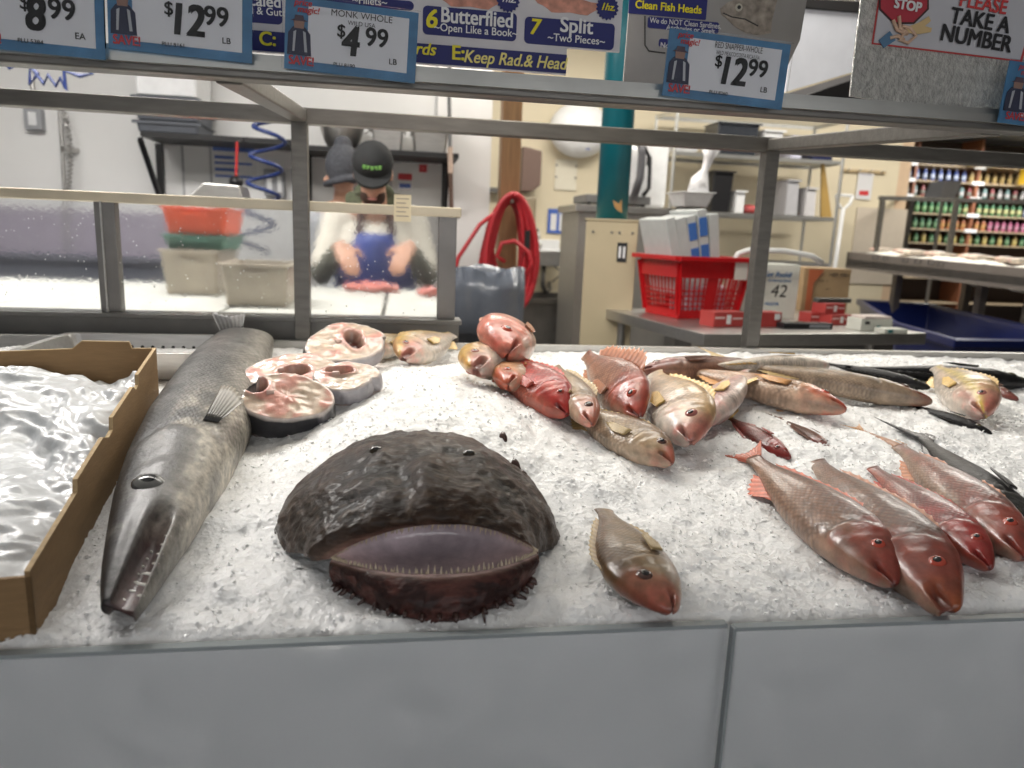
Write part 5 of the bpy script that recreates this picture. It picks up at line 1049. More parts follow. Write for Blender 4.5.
t, c, R = tbox('kraft_box', 'brown kraft carton with orange corner on the work table', 'box', 810, 312, .27, .26, .25, KC, rz=-.3); RR = R @ Matrix.Rotation(PI/2, 3, 'X')
b = MB(); b.prism([c+R @ Vector(q) for q in ((-.1175, -.1515, -.1175), (-.085, -.1515, -.1175), (-.085, -.1515, .04), (-.03, -.1515, .1175), (-.1175, -.1515, .1175))], R @ Vector((0, .002, 0))); part('printed_corner', b, flat((.45, .12, .05)), t)
text('lettering', '1409 FISH', t, c+R @ Vector((.055, -.152, .09)), .02, INK, R=RR, bold=.02); text('lettering', 'NO. 2', t, c+R @ Vector((-.03, -.152, .055)), .014, INK, R=RR); text('lettering', 'ABC', t, c+R @ Vector((.0, -.152, .01)), .01, INK, R=RR)
rb = [('white_panel', .42, .2, .56, .8, PW), ('print_line', .04, .55, .36, .68, flat((.7, .5, .48))), ('print_line', .62, .5, .95, .62, flat((.7, .5, .48)))]
tbox('glove_box', 'red and white glove box in front of the red basket', 'box', 711, 327, .17, .1, .068, RC, rz=.1, bits=rb); tbox('glove_box', 'red glove box at the foot of the white carton', 'box', 757, 327, .13, .08, .068, RC, bits=[('white_panel', .7, .5, .92, .9, PW)])
for k, (px, py, z, lab) in enumerate(((806, 323, 0, 'red glove box before the kraft carton, lower left'), (826, 325, 0, 'red glove box before the kraft carton, lower right'), (818, 324, .0505, 'red glove box before the kraft carton, upper right'))): tbox('glove_box', lab, 'box', px+4, py, .13, .09, .05, RC, rz=.05*k, z=z, bits=rb)
t, c, R = tbox('marker_case', 'black flat case with a grey window on the work table in front of the cartons', 'case', 785, 329, .26, .06, .026, BPLASTIC, rz=-.06); part('window', MB().box(c+R @ Vector((.06, -.0305, 0)), (.11, .002, .014), rz=TR-.06), flat((.3, .31, .33)), t)
tbox('utility_roll', 'dark grey tool lying on the red glove boxes', 'tool', 816, 323, .2, .04, .022, mat('tool_grey', (.07, .075, .07), .4), z=.101)
tbox('small_carton', 'small white carton with a dark slot at the right end of the work table', 'box', 862, 331, .17, .1, .055, WC, rz=-.08, bits=[('slot', .12, .55, .26, .8, INK), ('logo', .5, .1, .62, .45, GRN)])
tbox('small_carton', 'flat white carton in front of the slotted one, nearest the table corner', 'box', 886, 334, .12, .07, .022, WC, rz=-.1, bits=[('logo', .15, .2, .35, .85, GRN)])
tbox('folded_paper', 'folded pink and white papers on top of the slotted carton', 'papers', 864, 331, .15, .09, .012, flat((.7, .6, .56)), z=.0555, rz=-.05)
# steel bow handle lying across
pts = [P(x, y, 3.45) for x, y in ((734, 262), (738, 254), (750, 250), (785, 251), (812, 256), (822, 263))]
tag(part('bag_sealer_arm', MB().tube(pts, .014, 10), WPAINT, smooth=True), 'white curved arm above the white carton', 'arm')
# ---------------------------------------------------------------- wrapping machine and its bench
def machine():
    Y = 5.2; a = P(580, 205, Y); b = P(700, 215, Y); z = P(640, 207, Y).z; t = thing('steel_bench', 'tall stainless bench under the wrapping machine behind the column', 'bench', ((a.x+b.x)/2, Y+.3, 0))
    part('bench_top', MB().bb((a.x-.03, Y, z-.05), (b.x, Y+.6, z)), STEEL, t, bevel=.004); part('cabinet', MB().bb((a.x, Y+.02, .35), (b.x-.05, Y+.58, z-.05)), mat('bench_panel', (.36, .35, .33), .45, .5), t)
    for x in (a.x+.04, b.x-.1):
        for y in (Y+.06, Y+.54): part('leg', MB().tube([(x, y, 0), (x, y, .36)], .02), STEEL, t)
    t = thing('wrapping_machine', 'white wrapping machine with black arms on the steel bench', 'machine', (P(640, 200, Y).x, Y+.3, z)); x0, x1 = P(628, 190, Y+.1).x, P(668, 190, Y+.1).x; zt = P(640, 138, Y+.1).z
    part('housing', MB().bb((x0+.08, Y+.12, z), (x1, Y+.5, zt)), WPLASTIC, t, bevel=.03); part('front_cover', MB().bb((x0-.02, Y+.1, z+.06), (x0+.1, Y+.4, zt-.06)), WPLASTIC, t, bevel=.02)
    part('base_tray', MB().bb((P(588, 195, Y).x, Y+.05, z+.02), (x0+.16, Y+.45, z+.075)), mat('machine_grey', (.16, .16, .16), .5), t, bevel=.006)
    for x in (P(590, 195, Y).x, x0+.1): part('foot', MB().bb((x, Y+.08, z), (x+.03, Y+.4, z+.03)), BPLASTIC, t)
    q0, q1 = P(633, 200, Y+.05), P(641, 142, Y+.05); part('arm', MB().tube([q0, q0.lerp(q1, .4)+Vector((.03, 0, 0)), q0.lerp(q1, .8)+Vector((.02, 0, 0)), q1], .028), mat('arm_grey', (.09, .09, .1), .4), t, smooth=True)
    part('arm', MB().tube([P(632, 142, Y+.04), P(645, 148, Y+.04), P(650, 158, Y+.04), P(649, 188, Y+.04), P(643, 196, Y+.04)], .014), BPLASTIC, t, smooth=True)
    part('badge', MB().bb((P(652, 160, Y).x, Y+.116, P(652, 164, Y).z), (P(656, 160, Y).x, Y+.121, P(652, 155, Y).z)), INK, t); part('badge', MB().bb((P(640, 180, Y).x, Y+.095, P(640, 186, Y).z), (P(642, 180, Y).x, Y+.1, P(640, 178, Y).z)), INK, t)
machine()
# ---------------------------------------------------------------- wire rack with tubs
def wire():
    Y0, Y1 = 5.95, 6.45; xa, xb = P(672, 180, Y0).x, P(838, 200, Y0).x; zs = [P(740, y, Y0).z for y in (113, 157, 215, 262)]
    t = thing('wire_rack', 'chrome wire storage rack against the cream wall', 'rack', ((xa+xb)/2, 6.2, 0)); WM = mat('chrome_wire', (.6, .6, .58), .3, .8)
    for x in (xa, xb):
        for y in (Y0, Y1): part('upright', MB().tube([(x, y, 0), (x, y, zs[0]+.02)], .014), WM, t)
    for k, z in enumerate(zs+[.3]):
        m = MB(); m.bar((xa, Y0, z), (xb, Y0, z), .008, .03).bar((xa, Y1, z), (xb, Y1, z), .008, .03).bar((xa, Y0, z), (xa, Y1, z), .008, .03).bar((xb, Y0, z), (xb, Y1, z), .008, .03)
        for i in range(44): x = xa+(xb-xa)*(i+.5)/44; m.bar((x, Y0, z+.01), (x, Y1, z+.01), .005, .005)
        part('wire_shelf', m, WM, t)
    Yf = Y0+.06
    def put(name, label, cat, px0, px1, py0, s, m, D=.3, tap=.85, open_=True):
        a, b = P(px0, py0, Yf), P(px1, py0, Yf); h = a.z-zs[s]-.02; cx = (a.x+b.x)/2; q = thing(name, label, cat, (cx, Yf+D/2, zs[s]+.017))
        part('tub', MB().tub((cx, Yf+D/2, zs[s]+.018), (b.x-a.x-.02, D), h, .006, tap, .012), m, q, bevel=.004); part('rim', MB().bar((cx-(b.x-a.x)/2, Yf-.014, zs[s]+.018+h), (cx+(b.x-a.x)/2, Yf-.014, zs[s]+.018+h), .008, .014), m, q)
    put('storage_tub', 'white tapered tub on the middle shelf of the wire rack, at its left end', 'tub', 672, 708, 135, 1, WPLASTIC, tap=.6)
    put('storage_tub', 'dark bagged tub on the middle shelf of the wire rack', 'tub', 718, 762, 122, 1, mat('bagged_dark', (.03, .035, .045), .25, coat=.5, bump=.4), tap=.95)
    put('storage_tub', 'white tub behind the steel post on the middle rack shelf', 'tub', 764, 786, 130, 1, WPLASTIC, tap=.7); put('storage_tub', 'translucent lilac tub right of the post on the middle rack shelf', 'tub', 792, 808, 136, 1, mat('lilac_plastic', (.55, .55, .66), .4), tap=.8)
    put('storage_tray', 'flat dark blue tray on the middle rack shelf at its right end', 'tray', 812, 836, 149, 1, mat('navy_plastic', (.01, .015, .06), .4), tap=.95)
    put('storage_bin', 'tall black bin on the lower shelf of the wire rack', 'bin', 713, 736, 171, 2, BPLASTIC, tap=.9); put('storage_tub', 'white stacked container right of the black bin', 'container', 736, 747, 191, 2, WPLASTIC, D=.15, tap=.95)
    put('storage_tub', 'grey upturned container on the lower rack shelf, left of two', 'container', 787, 801, 180, 2, mat('grey_tub', (.38, .38, .4), .5), tap=1.1); put('storage_tub', 'pale grey container on the lower rack shelf, right of two', 'container', 806, 818, 188, 2, mat('pale_tub', (.5, .49, .5), .5), tap=1.1)
    a = P(822, 160, Yf+.1); b = P(826, 213, Yf+.1); tag(part('wooden_paddle', MB().prism([(a.x, Yf+.1, a.z), (a.x+.02, Yf+.1, a.z), (b.x+.06, Yf+.1, zs[2]+.018), (b.x-.04, Yf+.1, zs[2]+.018)], (0, .02, 0)), flat((.42, .27, .08))), 'narrow brown wooden paddle standing on the lower rack shelf', 'paddle')
    c = P(755, 207, Yf); tag(part('red_bundle', MB().ell((c.x, Yf+.1, zs[2]+.05), (.09, .08, .045), 14, 8), mat('red_stuff', (.4, .06, .06), .5, var=.5, scale=40), smooth=True), 'small red and white bundle beside the white stacked container', 'bundle')
    c = P(688, 200, 5.0); q = thing('plastic_basin', 'white basin with a twisted plastic bag rising from it, behind the red basket', 'basin', (c.x, 5.0, .9)); 
    a, b = P(683, 192, 4.9), P(715, 192, 4.9); part('basin', MB().tub(((a.x+b.x)/2, 5.05, a.z-.09), (b.x-a.x, .3), .09, .006, .75, .012), WPLASTIC, q, bevel=.004); part('stand', MB().bb((a.x+.05, 4.95, 0), (b.x-.05, 5.15, a.z-.09)), DSTEEL, q)
    pts = [P(698, 192, 5.0), P(700, 180, 5.0), P(705, 170, 5.0), P(709, 158, 5.0), P(711, 148, 5.0)]; part('twisted_bag', MB().tube(pts, [.075, .06, .022, .035, .07], 14), mat('bag_white', (.8, .8, .82), .3, bump=.4), q, smooth=True)
wire()
# ---------------------------------------------------------------- things on the right part of the cream wall
c = P(806, 215, 6.3); t = thing('shovel', 'white plastic ice shovel with a D handle leaning by the wire rack', 'shovel', (c.x, 6.3, 0)); q0 = P(806, 215, 6.3); hx = P(846, 210, 6.3).x; zt = P(846, 195, 6.3).z
part('shaft', MB().tube([(hx, 6.35, zt-.12), (hx-.04, 6.32, .3)], .02), WPLASTIC, t, smooth=True); part('grip', MB().tube([(hx-.08, 6.35, zt), (hx+.08, 6.35, zt)], .014).tube([(hx-.08, 6.35, zt), (hx-.06, 6.35, zt-.07), (hx, 6.35, zt-.13), (hx+.06, 6.35, zt-.07), (hx+.08, 6.35, zt)], .016), WPLASTIC, t, smooth=True)
part('blade', MB().prism([(hx-.18, 6.32, .3), (hx+.1, 6.32, .3), (hx+.1, 6.3, .02), (hx-.04, 6.3, 0), (hx-.18, 6.3, .02)], (0, .01, 0)), WPLASTIC, t)
poster('white notice with red line of print on the cream wall by the shovel', 855, 171, 874, 199, 6.59, flat((.72, .72, .74)), [('red_line', .2, .14, .8, .3, PR), ('grey_line', .1, .84, .9, .9, flat((.5, .5, .55)))])
c = P(868, 169, 6.55); a = P(842, 170, 6.57); b = P(887, 170, 6.57); t = thing('peg_rail', 'thin wooden peg rail on the cream wall above the notice', 'rail', ((a.x+b.x)/2, 6.58, a.z)); part('board', MB().bb((a.x, 6.575, a.z-.012), (b.x, 6.6, a.z+.012)), flat((.5, .38, .22)), t)
for k in range(4): x = a.x+(b.x-a.x)*(k+.5)/4; part('peg', MB().tube([(x, 6.575, a.z), (x, 6.53, a.z+.015)], .008, 8), flat((.7, .65, .55)), t)
a, b = P(858, 207, 6.58), P(905, 246, 6.58); tag(part('wall_plate', MB().bb((a.x, 6.585, .9), (b.x-.02, 6.6, a.z)), flat((.62, .55, .46))), 'large pale splash plate on the cream wall behind the far counter', 'plate')
# ---------------------------------------------------------------- second fish counter at the far right
def counter2():
    A = P(848, 247, 6.1); B = P(1040, 271, 4.3); A.z = B.z = 1.17; A = Vector((A.x, A.y, 1.2)); B = Vector((B.x, B.y, 1.15)); d = (B-A); dn = d.normalized(); n = Vector((-dn.y, dn.x, 0)).normalized(); n = n if n.x > 0 else -n
    B2 = A+d*1.9; D = 1.3; t = thing('display_case', 'second steel fish counter on legs at the far right, filled with ice', 'counter', ((A+B2)/2).xy.to_3d())
    GR = mat('case_front', (.27, .24, .22), .5, .4, .06)
    part('apron', MB().prism([A, B2, B2-Vector((0, 0, .16)), A-Vector((0, 0, .14))], n*.03), GR, t); part('apron', MB().prism([A, A+n*D, A+n*D-Vector((0, 0, .14)), A-Vector((0, 0, .14))], dn*.03), GR, t)
    part('bed', MB().prism([A-Vector((0, 0, .12)), B2-Vector((0, 0, .12)), B2+n*D-Vector((0, 0, .2)), A+n*D-Vector((0, 0, .2))], (0, 0, .06)), DSTEEL, t)
    for k in (.05, .3, .42, .6, .9):
        for w_ in (.42, D-.1): q = A+d*1.9*k+n*w_; part('leg', MB().bar((q.x, q.y, 0), (q.x, q.y, q.z-.15), .06, .06, (0, 1, 0)), GR, t)
    a, b, c = P(884, 197, 5.9), P(1060, 202, 5.4), P(884, 243, 5.9)
    fr = MB(); q0 = P(880, 198, 6.1); q1 = P(1070, 203, 5.7); fr.bar(q0, q1, .03, .035); part('rail', fr, RACK, t)
    for px, py in ((883, 198), (957, 200)):
        q = P(px, py, 6.0 if px < 900 else 5.5); part('post', MB().bar((q.x, q.y, q.z), (q.x, q.y, 1.1), .035, .035, (0, 1, 0)), RACK, t)
    q = P(912, 198, 7.0); part('post', MB().bar((q.x, q.y, q.z), (q.x, q.y, 1.1), .04, .04, (0, 1, 0)), RACK, t); part('rail', MB().bar((q.x, q.y, q.z), (q0.x, q0.y, q0.z), .03, .03), RACK, t)
    for k in (.18, .24, .36, .43, .5, .55): q = A+d*k-n*.002; part('price_clip', MB().tube([q+Vector((0, 0, -.0)), q+Vector((0, 0, -.035))-n*.012, q+dn*.05+Vector((0, 0, -.035))-n*.012, q+dn*.05], .004, 6), DSTEEL, t)
    nu, nv = 150, 60; U, V = np.meshgrid(np.linspace(0.01, .99, nu), np.linspace(.03, .98, nv), indexing='ij'); U = U.ravel()[:, None]; V = V.ravel()[:, None]
    p = np.array(A)[None]+np.array(d*1.9)[None]*U+np.array(n*D)[None]*V; p[:, 2] += -.01-.1*V[:, 0]+fbm(p, 5, 4, 2)*.06+.035*np.sin(V[:, 0]*3.1)
    bt = p.copy(); bt[:, 2] = bt[:, 2]-.12; i = np.arange(nu*nv).reshape(nu, nv); f = np.stack([i[:-1, :-1].ravel(), i[1:, :-1].ravel(), i[1:, 1:].ravel(), i[:-1, 1:].ravel()], 1); rim = np.concatenate([i[0, :], i[1:, -1], i[-1, ::-1][1:], i[::-1, 0][1:-1]]); r2 = np.roll(rim, -1); N_ = nu*nv
    O = A.copy(); me = bpy.data.meshes.new('ice_bed'); me.from_pydata([tuple(q) for q in np.concatenate([p, bt])-np.array(O)], [], [tuple(int(x) for x in q) for q in np.concatenate([f, f[:, ::-1]+N_, np.stack([rim, r2, r2+N_, rim+N_], 1)])]); me.update(); me.materials.append(mat('far_ice', (.80, .78, .72), .4, var=.1, scale=20, bump=.5)); o = bpy.data.objects.new('crushed_ice', me); o.location = O; C.objects.link(o); o['kind'] = 'stuff'; tag(o, 'crushed ice filling the far right counter', 'ice')
    # pale fish lying on it
    proto = None
    for k in range(13):
        kk = .03+k*.048; q = A+d*1.9*kk+n*(.14+.1*(k % 2)); z = A.z+(B2.z-A.z)*kk+.035
        m = Matrix.Translation((q.x, q.y, z)) @ Matrix.Rotation(math.atan2(n.y, n.x)+.25*math.sin(k*2.1), 4, 'Z') @ Matrix.Rotation(.1*math.cos(k), 4, 'X')
        lab = 'pale silvery fish laid across the ice of the far right counter'
        if proto is None:
            r = thing('pale_fish', lab, 'fish', mtx=m, group='pale fish on the far right counter'); build_fish('f', '', r, .34, 'white', 'slim', bodym=FISHS, N=24, M=20, hred=.05, pec=False); proto = r
        else: copytree(proto, m, lab)
counter2()
# ---------------------------------------------------------------- navy tub truck
def tubtruck():
    NV_ = mat('navy_tub', (.006, .014, .10), .35, var=.1, scale=4, coat=.2); L = [P(858, 300, 5.2), P(926, 302, 5.3), P(1075, 337, 3.9), P(1075, 343, 3.1), P(952, 343, 3.15), P(880, 325, 3.9)]
    z = .78; pts = [PZ(858, 299, z), PZ(928, 303, z), PZ(1080, 336, z), PZ(1080, 341, z-.0), PZ(955, 339, z), PZ(895, 322, z)]; pts = [Vector((q.x, q.y, z)) for q in pts]; 
    pts[2] = pts[1]+(pts[2]-pts[1])*1.0; c = sum(pts, Vector())/len(pts); t = thing('tub_truck', 'large navy blue plastic tub behind the work table at right', 'tub', (c.x, c.y, 0)); n = len(pts)
    def ring(k, zz): return [Vector((c.x+(q.x-c.x)*k, c.y+(q.y-c.y)*k, zz)) for q in pts]
    rs = [ring(.78, .12), ring(.97, z-.05), ring(1.02, z-.05), ring(1.02, z), ring(.94, z), ring(.92, z-.03), ring(.75, .16)]
    m = MB(); m.v = [p for r_ in rs for p in r_]; m.f = [tuple(range(n)), tuple(6*n+k for k in range(n))[::-1]]
    for i in range(6):
        for k in range(n): m.f.append((i*n+k, (i+1)*n+k, (i+1)*n+(k+1) % n, i*n+(k+1) % n))
    m.mi = [0]*len(m.f); part('tub', m, NV_, t, bevel=.012)
    for k in (0, 1, 3, 4): q = c.lerp(pts[k], .7); part('caster', MB().tube([(q.x-.015, q.y, .06), (q.x+.015, q.y, .06)], .06, 16).bb((q.x-.03, q.y-.02, .08), (q.x+.03, q.y+.02, .13)), DSTEEL, t)
    q0, q1 = P(1004, 356, 3.0), P(1040, 374, 2.9); tag(part('push_bar', MB().tube([q0, q1], .008).tube([q1, (q1.x, q1.y, 0)], .008), STEEL), 'thin pale metal rod in front of the navy tub at the right edge', 'rod')
tubtruck()
# ---------------------------------------------------------------- store shelves with bottles
def store():
    Y = 11.; xa, xb = P(893, 200, Y).x, P(1085, 200, Y).x; zs = [P(960, y, Y).z for y in (166, 182, 198, 214.5, 230, 244)]+[.8, .4]
    t = thing('store_shelving', 'tall store shelving with bottles beyond the far counter', 'shelving', ((xa+xb)/2, Y+.3, 0)); SW = mat('shelf_tan', (.42, .33, .22), .6)
    part('back_panel', MB().bb((xa, Y+.45, 0), (xb, Y+.48, 3.0)), mat('shelf_back', (.06, .045, .04), .7), t)
    for x in (xa, P(912, 200, Y).x, P(975, 200, Y).x, xb): part('upright', MB().bb((x-.02, Y, 0), (x+.02, Y+.45, 3.0)), mat('upright_brown', (.26, .10, .05), .6), t)
    for z in zs: part('shelf', MB().bb((xa, Y-.01, z-.02), (xb, Y+.45, z)), SW, t)
    for k, (z, px0, px1) in enumerate([(z, 900+23*j, 912+23*j) for z in zs[:5] for j in range(6)]):
        if (k*7) % 3: continue
        a, b = P(px0, 200, Y).x, P(px1, 200, Y).x; part('price_strip', MB().bb((a, Y-.016, z-.035), (b, Y-.01, z+.02)), PW, t)
    def bottle(name, cols, h, r):
        m = MB(); m.m(0).lathe((0, 0, 0), [(r*.9, 0), (r, .01), (r, h*.58), (r*.85, h*.7), (r*.38, h*.84), (r*.36, h*.9)], 12); m.m(1).lathe((0, 0, 0), [(r*1.02, h*.2), (r*1.03, h*.21), (r*1.03, h*.5), (r*1.02, h*.51)], 12); m.m(2).lathe((0, 0, 0), [(r*.42, h*.9), (r*.42, h), (r*.1, h*1.0)], 10)
        return part(name, m, [flat(tuple(.08*sum(c_)+.62*v_ for v_ in c_), rough=.35) for c_ in cols], None, smooth=True)
    rows = [(0, 16, [((.02, .04, .12), (.6, .6, .65), (.03, .05, .2)), ((.03, .03, .05), (.2, .2, .25), (.5, .5, .5))], .24, 'dark blue bottle on the top store shelf'),
            (1, 24, [((.02, .07, .35), (.5, .6, .8), (.7, .7, .75)), ((.5, .33, .08), (.7, .5, .1), (.6, .2, .05)), ((.05, .05, .05), (.4, .3, .1), (.1, .1, .1))], .2, 'small bottle on the second store shelf'),
            (2, 24, [((.3, .02, .03), (.25, .25, .2), (.5, .1, .1)), ((.2, .2, .2), (.5, .5, .5), (.1, .1, .1)), ((.1, .25, .25), (.5, .5, .5), (.1, .1, .1))], .2, 'jar on the third store shelf'),
            (3, 27, [((.02, .22, .07), (.25, .5, .2), (.05, .3, .08)), ((.02, .22, .07), (.55, .55, .2), (.05, .3, .08)), ((.05, .12, .4), (.5, .55, .7), (.6, .6, .65))], .22, 'green or blue soda bottle on the fourth store shelf'),
            (4, 27, [((.03, .2, .08), (.2, .4, .2), (.1, .3, .1)), ((.6, .16, .02), (.6, .3, .05), (.6, .3, .05)), ((.5, .05, .2), (.5, .2, .3), (.5, .1, .1)), ((.03, .25, .5), (.3, .5, .6), (.05, .3, .5))], .2, 'bright drink bottle on the fifth store shelf'),
            (5, 24, [((.5, .35, .05), (.6, .5, .1), (.5, .3, .05)), ((.02, .2, .06), (.2, .4, .2), (.5, .5, .5))], .18, 'drink bottle on the sixth store shelf')]
    words = {0: 'at the left end', 1: 'in the middle', 2: 'toward the right', 3: 'at the far right end'}
    for si, n, pal, h, lab in rows:
        pro = {}
        for j in range(n):
            x = xa+.06+(xb-xa-.12)*(j+.5)/n; ci = min(len(pal)-1, int(j/n*len(pal)*.999)) if si in (1, 3, 4) else j % len(pal)
            if ci not in pro: o = bottle('bottle', pal[ci], h, .034); pro[ci] = o
            else: o = pro[ci].copy(); C.objects.link(o)
            o.location = (x, Y+.08, zs[si]+.001); cn = {(.02, .04, .12): 'dark blue', (.03, .03, .05): 'black', (.02, .07, .35): 'blue', (.5, .33, .08): 'golden', (.05, .05, .05): 'black', (.3, .02, .03): 'dark red', (.2, .2, .2): 'grey', (.1, .25, .25): 'teal', (.02, .22, .07): 'green', (.05, .12, .4): 'blue', (.03, .2, .08): 'green', (.6, .16, .02): 'orange', (.5, .05, .2): 'magenta', (.03, .25, .5): 'light blue', (.5, .35, .05): 'yellow', (.02, .2, .06): 'green'}[pal[ci][0]]
            sh = ('top', 'second', 'third', 'fourth', 'fifth', 'sixth')[si]
            tag(o, '%s bottle standing on the %s shelf of the distant store shelving' % (cn, sh), 'bottle', '%s bottles on the %s store shelf' % (cn, sh))
    # large coloured jugs and boxes above
    for k, (px0, px1, py0, py1, cc, lab) in enumerate(((965, 976, 158, 166, (.75, .7, .02), 'bright yellow carton high on the store shelving'), (985, 1014, 157, 166, (.4, .6, .7), 'long pale blue carton high on the store shelving'), (1016, 1026, 156, 178, (.65, .42, .03), 'yellow jug with a brown label at the right edge'))):
        a, b = P(px0, py1, Y), P(px1, py0, Y); q = thing('store_carton', lab, 'carton', (a.x, Y-.2, a.z)); part('pack', MB().bb((a.x, Y-.25, zs[0]+.001 if k < 2 else zs[1]), (b.x, Y-.05, b.z)), flat(cc), q, bevel=.01); part('label_patch', MB().bb((a.x+.04, Y-.253, (a.z+b.z)/2-.03), (a.x+(b.x-a.x)*.7, Y-.25, (a.z+b.z)/2+.03)), flat((.25, .08, .04) if k == 2 else (.15, .25, .5)), q)
        part('shelf_ledge', MB().bb((a.x, Y-.25, (zs[0] if k < 2 else zs[1])-.012), (b.x, Y, (zs[0] if k < 2 else zs[1]))), SW, q)
    a, b = P(944, 180, 9.), P(956, 200, 9.); q = thing('counter_box', 'white sloped card box standing on the far counter rail', 'box', (a.x, 9, b.z)); zz = P(950, 200, 9.).z; part('card', MB().prism([(a.x-.04, 9, b.z), (b.x-.02, 9, b.z), (b.x+.05, 9, a.z), (a.x+.04, 9, a.z)], (0, .3, 0)), PW, q); part('stand', MB().bb(((a.x+b.x)/2-.015, 9.1, 0), ((a.x+b.x)/2+.015, 9.13, b.z)), flat((.5, .46, .4)), q)
store()
# ---------------------------------------------------------------- overhead: lamps, signs, price cards
def ceilamp(label, x, y, w_, d_, e=6.):
    t = thing('ceiling_light', label, 'light', (x, y, 3.02)); part('housing', MB().bb((x-w_/2, y-d_/2, 3.03), (x+w_/2, y+d_/2, 3.1)), WPAINT, t); part('diffuser', MB().bb((x-w_/2+.02, y-d_/2+.02, 3.015), (x+w_/2-.02, y+d_/2-.02, 3.031)), mat('lamp_diffuser', (1, .97, .92), .5, emit=e), t)
for x, y, lab in ((-1.6, 2.7, 'long ceiling light over the cutting counter'), (1.3, 5.6, 'long ceiling light over the wrapping machine'), (4.2, 5.0, 'long ceiling light over the far right counter')): ceilamp(lab, x, y, 1.2, .3)
NAVY = mat('sign_navy', (.010, .014, .14), .5); SWH = mat('sign_white', (.66, .64, .66), .45); YEL = flat((.8, .7, .02), rough=.3); WHT = flat((.8, .8, .8), rough=.3); PINK = mat('sign_fish_pink', (.62, .28, .2), .35, var=.4, scale=60, coat=.4)
BY = 1.33
def rrect(t, nm, px0, py0, px1, py1, Y, m, th=.0015, sk=0.075, r=4):
    """rounded rectangle on a board, corners given in pixels of the photograph's slanted lines"""
    a = P(px0, py0, Y); b = P(px1, py0+(px1-px0)*sk, Y); c = P(px1-(py1-py0)*.0, py1+(px1-px0)*sk*0+0, Y); z1 = (a.z+b.z)/2; z0 = P((px0+px1)/2, (py1+py1+(0))/2, Y).z; x0, x1 = a.x, b.x; R_ = r*pxm(Y)
    pts = []
    for cx, cz, a0 in ((x1-R_, z1-R_, 0), (x0+R_, z1-R_, 90), (x0+R_, z0+R_, 180), (x1-R_, z0+R_, 270)):
        for k in range(5): q = math.radians(a0+k*22.5); pts.append((cx+R_*math.cos(q), Y-th, cz+R_*math.sin(q)))
    return part(nm, MB().prism(pts, (0, th, 0)), m, t)
def board1():
    xa, xb = P(150, 60, BY).x, P(619, 60, BY).x; z0 = P(500, 70, BY).z; t = thing('menu_sign', 'white and navy sign board of fish cleaning choices above the price rail', 'sign', ((xa+xb)/2, BY, z0)); zb = P(593, 50, BY).z; xc = P(566, 70, BY).x
    part('board', MB().bb((xa, BY, z0), (xc, BY+.006, z0+.34)).bb((xc, BY, zb), (xb, BY+.006, z0+.34)), SWH, t)
    zl = P(440, 45, BY).z; part('lower_band', MB().bb((xa, BY-.0015, z0+.002), (xc, BY, zl)), NAVY, t)
    k = pxm(BY)
    def T(s, px, py, h, m, bold=.012, **kw): q = P(px, py, BY); text('lettering', s, t, (q.x, BY-.0032, q.z), h*k, m, bold=bold, **kw)
    T('C:', 268, 40, 11, YEL, .025); T('E:', 458, 54, 12, YEL, .025); T('Keep Rad.& Head', 515, 61, 10.5, flat((.85, .75, .25)), .015, shear=.25, sx=.88); T('rds', 425, 50, 10, YEL, .02, shear=.25)
    rrect(t, 'choice_panel', 423, 6, 517, 38, BY, NAVY); rrect(t, 'choice_panel', 525, 17, 615, 47, BY, NAVY)
    T('6', 431, 20, 15, YEL, .025, shear=.15); T('Butterflied', 477, 19, 12.5, WHT, .02, sx=.86); T('~Open Like a Book~', 476, 31, 6.5, WHT, .01, sx=.95)
    T('7', 534, 28, 13, YEL, .025, shear=.15); T('Split', 576, 27, 12.5, WHT, .02); T('~Two Pieces~', 576, 40, 6.5, WHT, .01)
    rrect(t, 'choice_panel', 160, -12, 282, 20, BY, NAVY); T('Scaled', 262, 2, 9, WHT, .02); T('Scaled & Gutted', 262, 12, 6, WHT, .01); rrect(t, 'choice_panel', 295, -8, 414, 6, BY, NAVY); T('~Fillets~', 370, 2, 6, WHT, .01)
    for px, py in ((470, 0), (570, 6)):
        q = P(px, py, BY); b = MB(); n = 20; pts = [(q.x+(34 if i else 34)*k*(.9+.15*math.sin(3*a))*math.cos(a)*1., BY-.0015, q.z+7*k*math.sin(a)*(1+.2*math.sin(5*a))) for i, a in enumerate(np.linspace(0, 2*PI, n+1)[:-1])]; part('fish_picture', b.prism(pts, (0, .0015, 0)), PINK, t)
    for px, py in ((508, 0), (607, 8)):
        q = P(px, py, BY); pts = []
        for i in range(36): a = 2*PI*i/36; rr_ = (11 if i % 2 else 9.3)*k; pts.append((q.x+rr_*math.cos(a), BY-.003, q.z+rr_*math.sin(a)))
        part('starburst', MB().prism(pts, (0, .002, 0)), NAVY, t)
        text('lettering', '1hz.', t, (q.x, BY-.004, q.z), 6*k, YEL if px > 600 else WHT, bold=.02, shear=.3)
    # hangers
    for x in (xa+.1, xb-.1): part('hanger_wire', MB().tube([(x, BY+.003, z0+.33), (x, BY+.003, 3.09)], .0015, 6), STEEL, t)
board1()
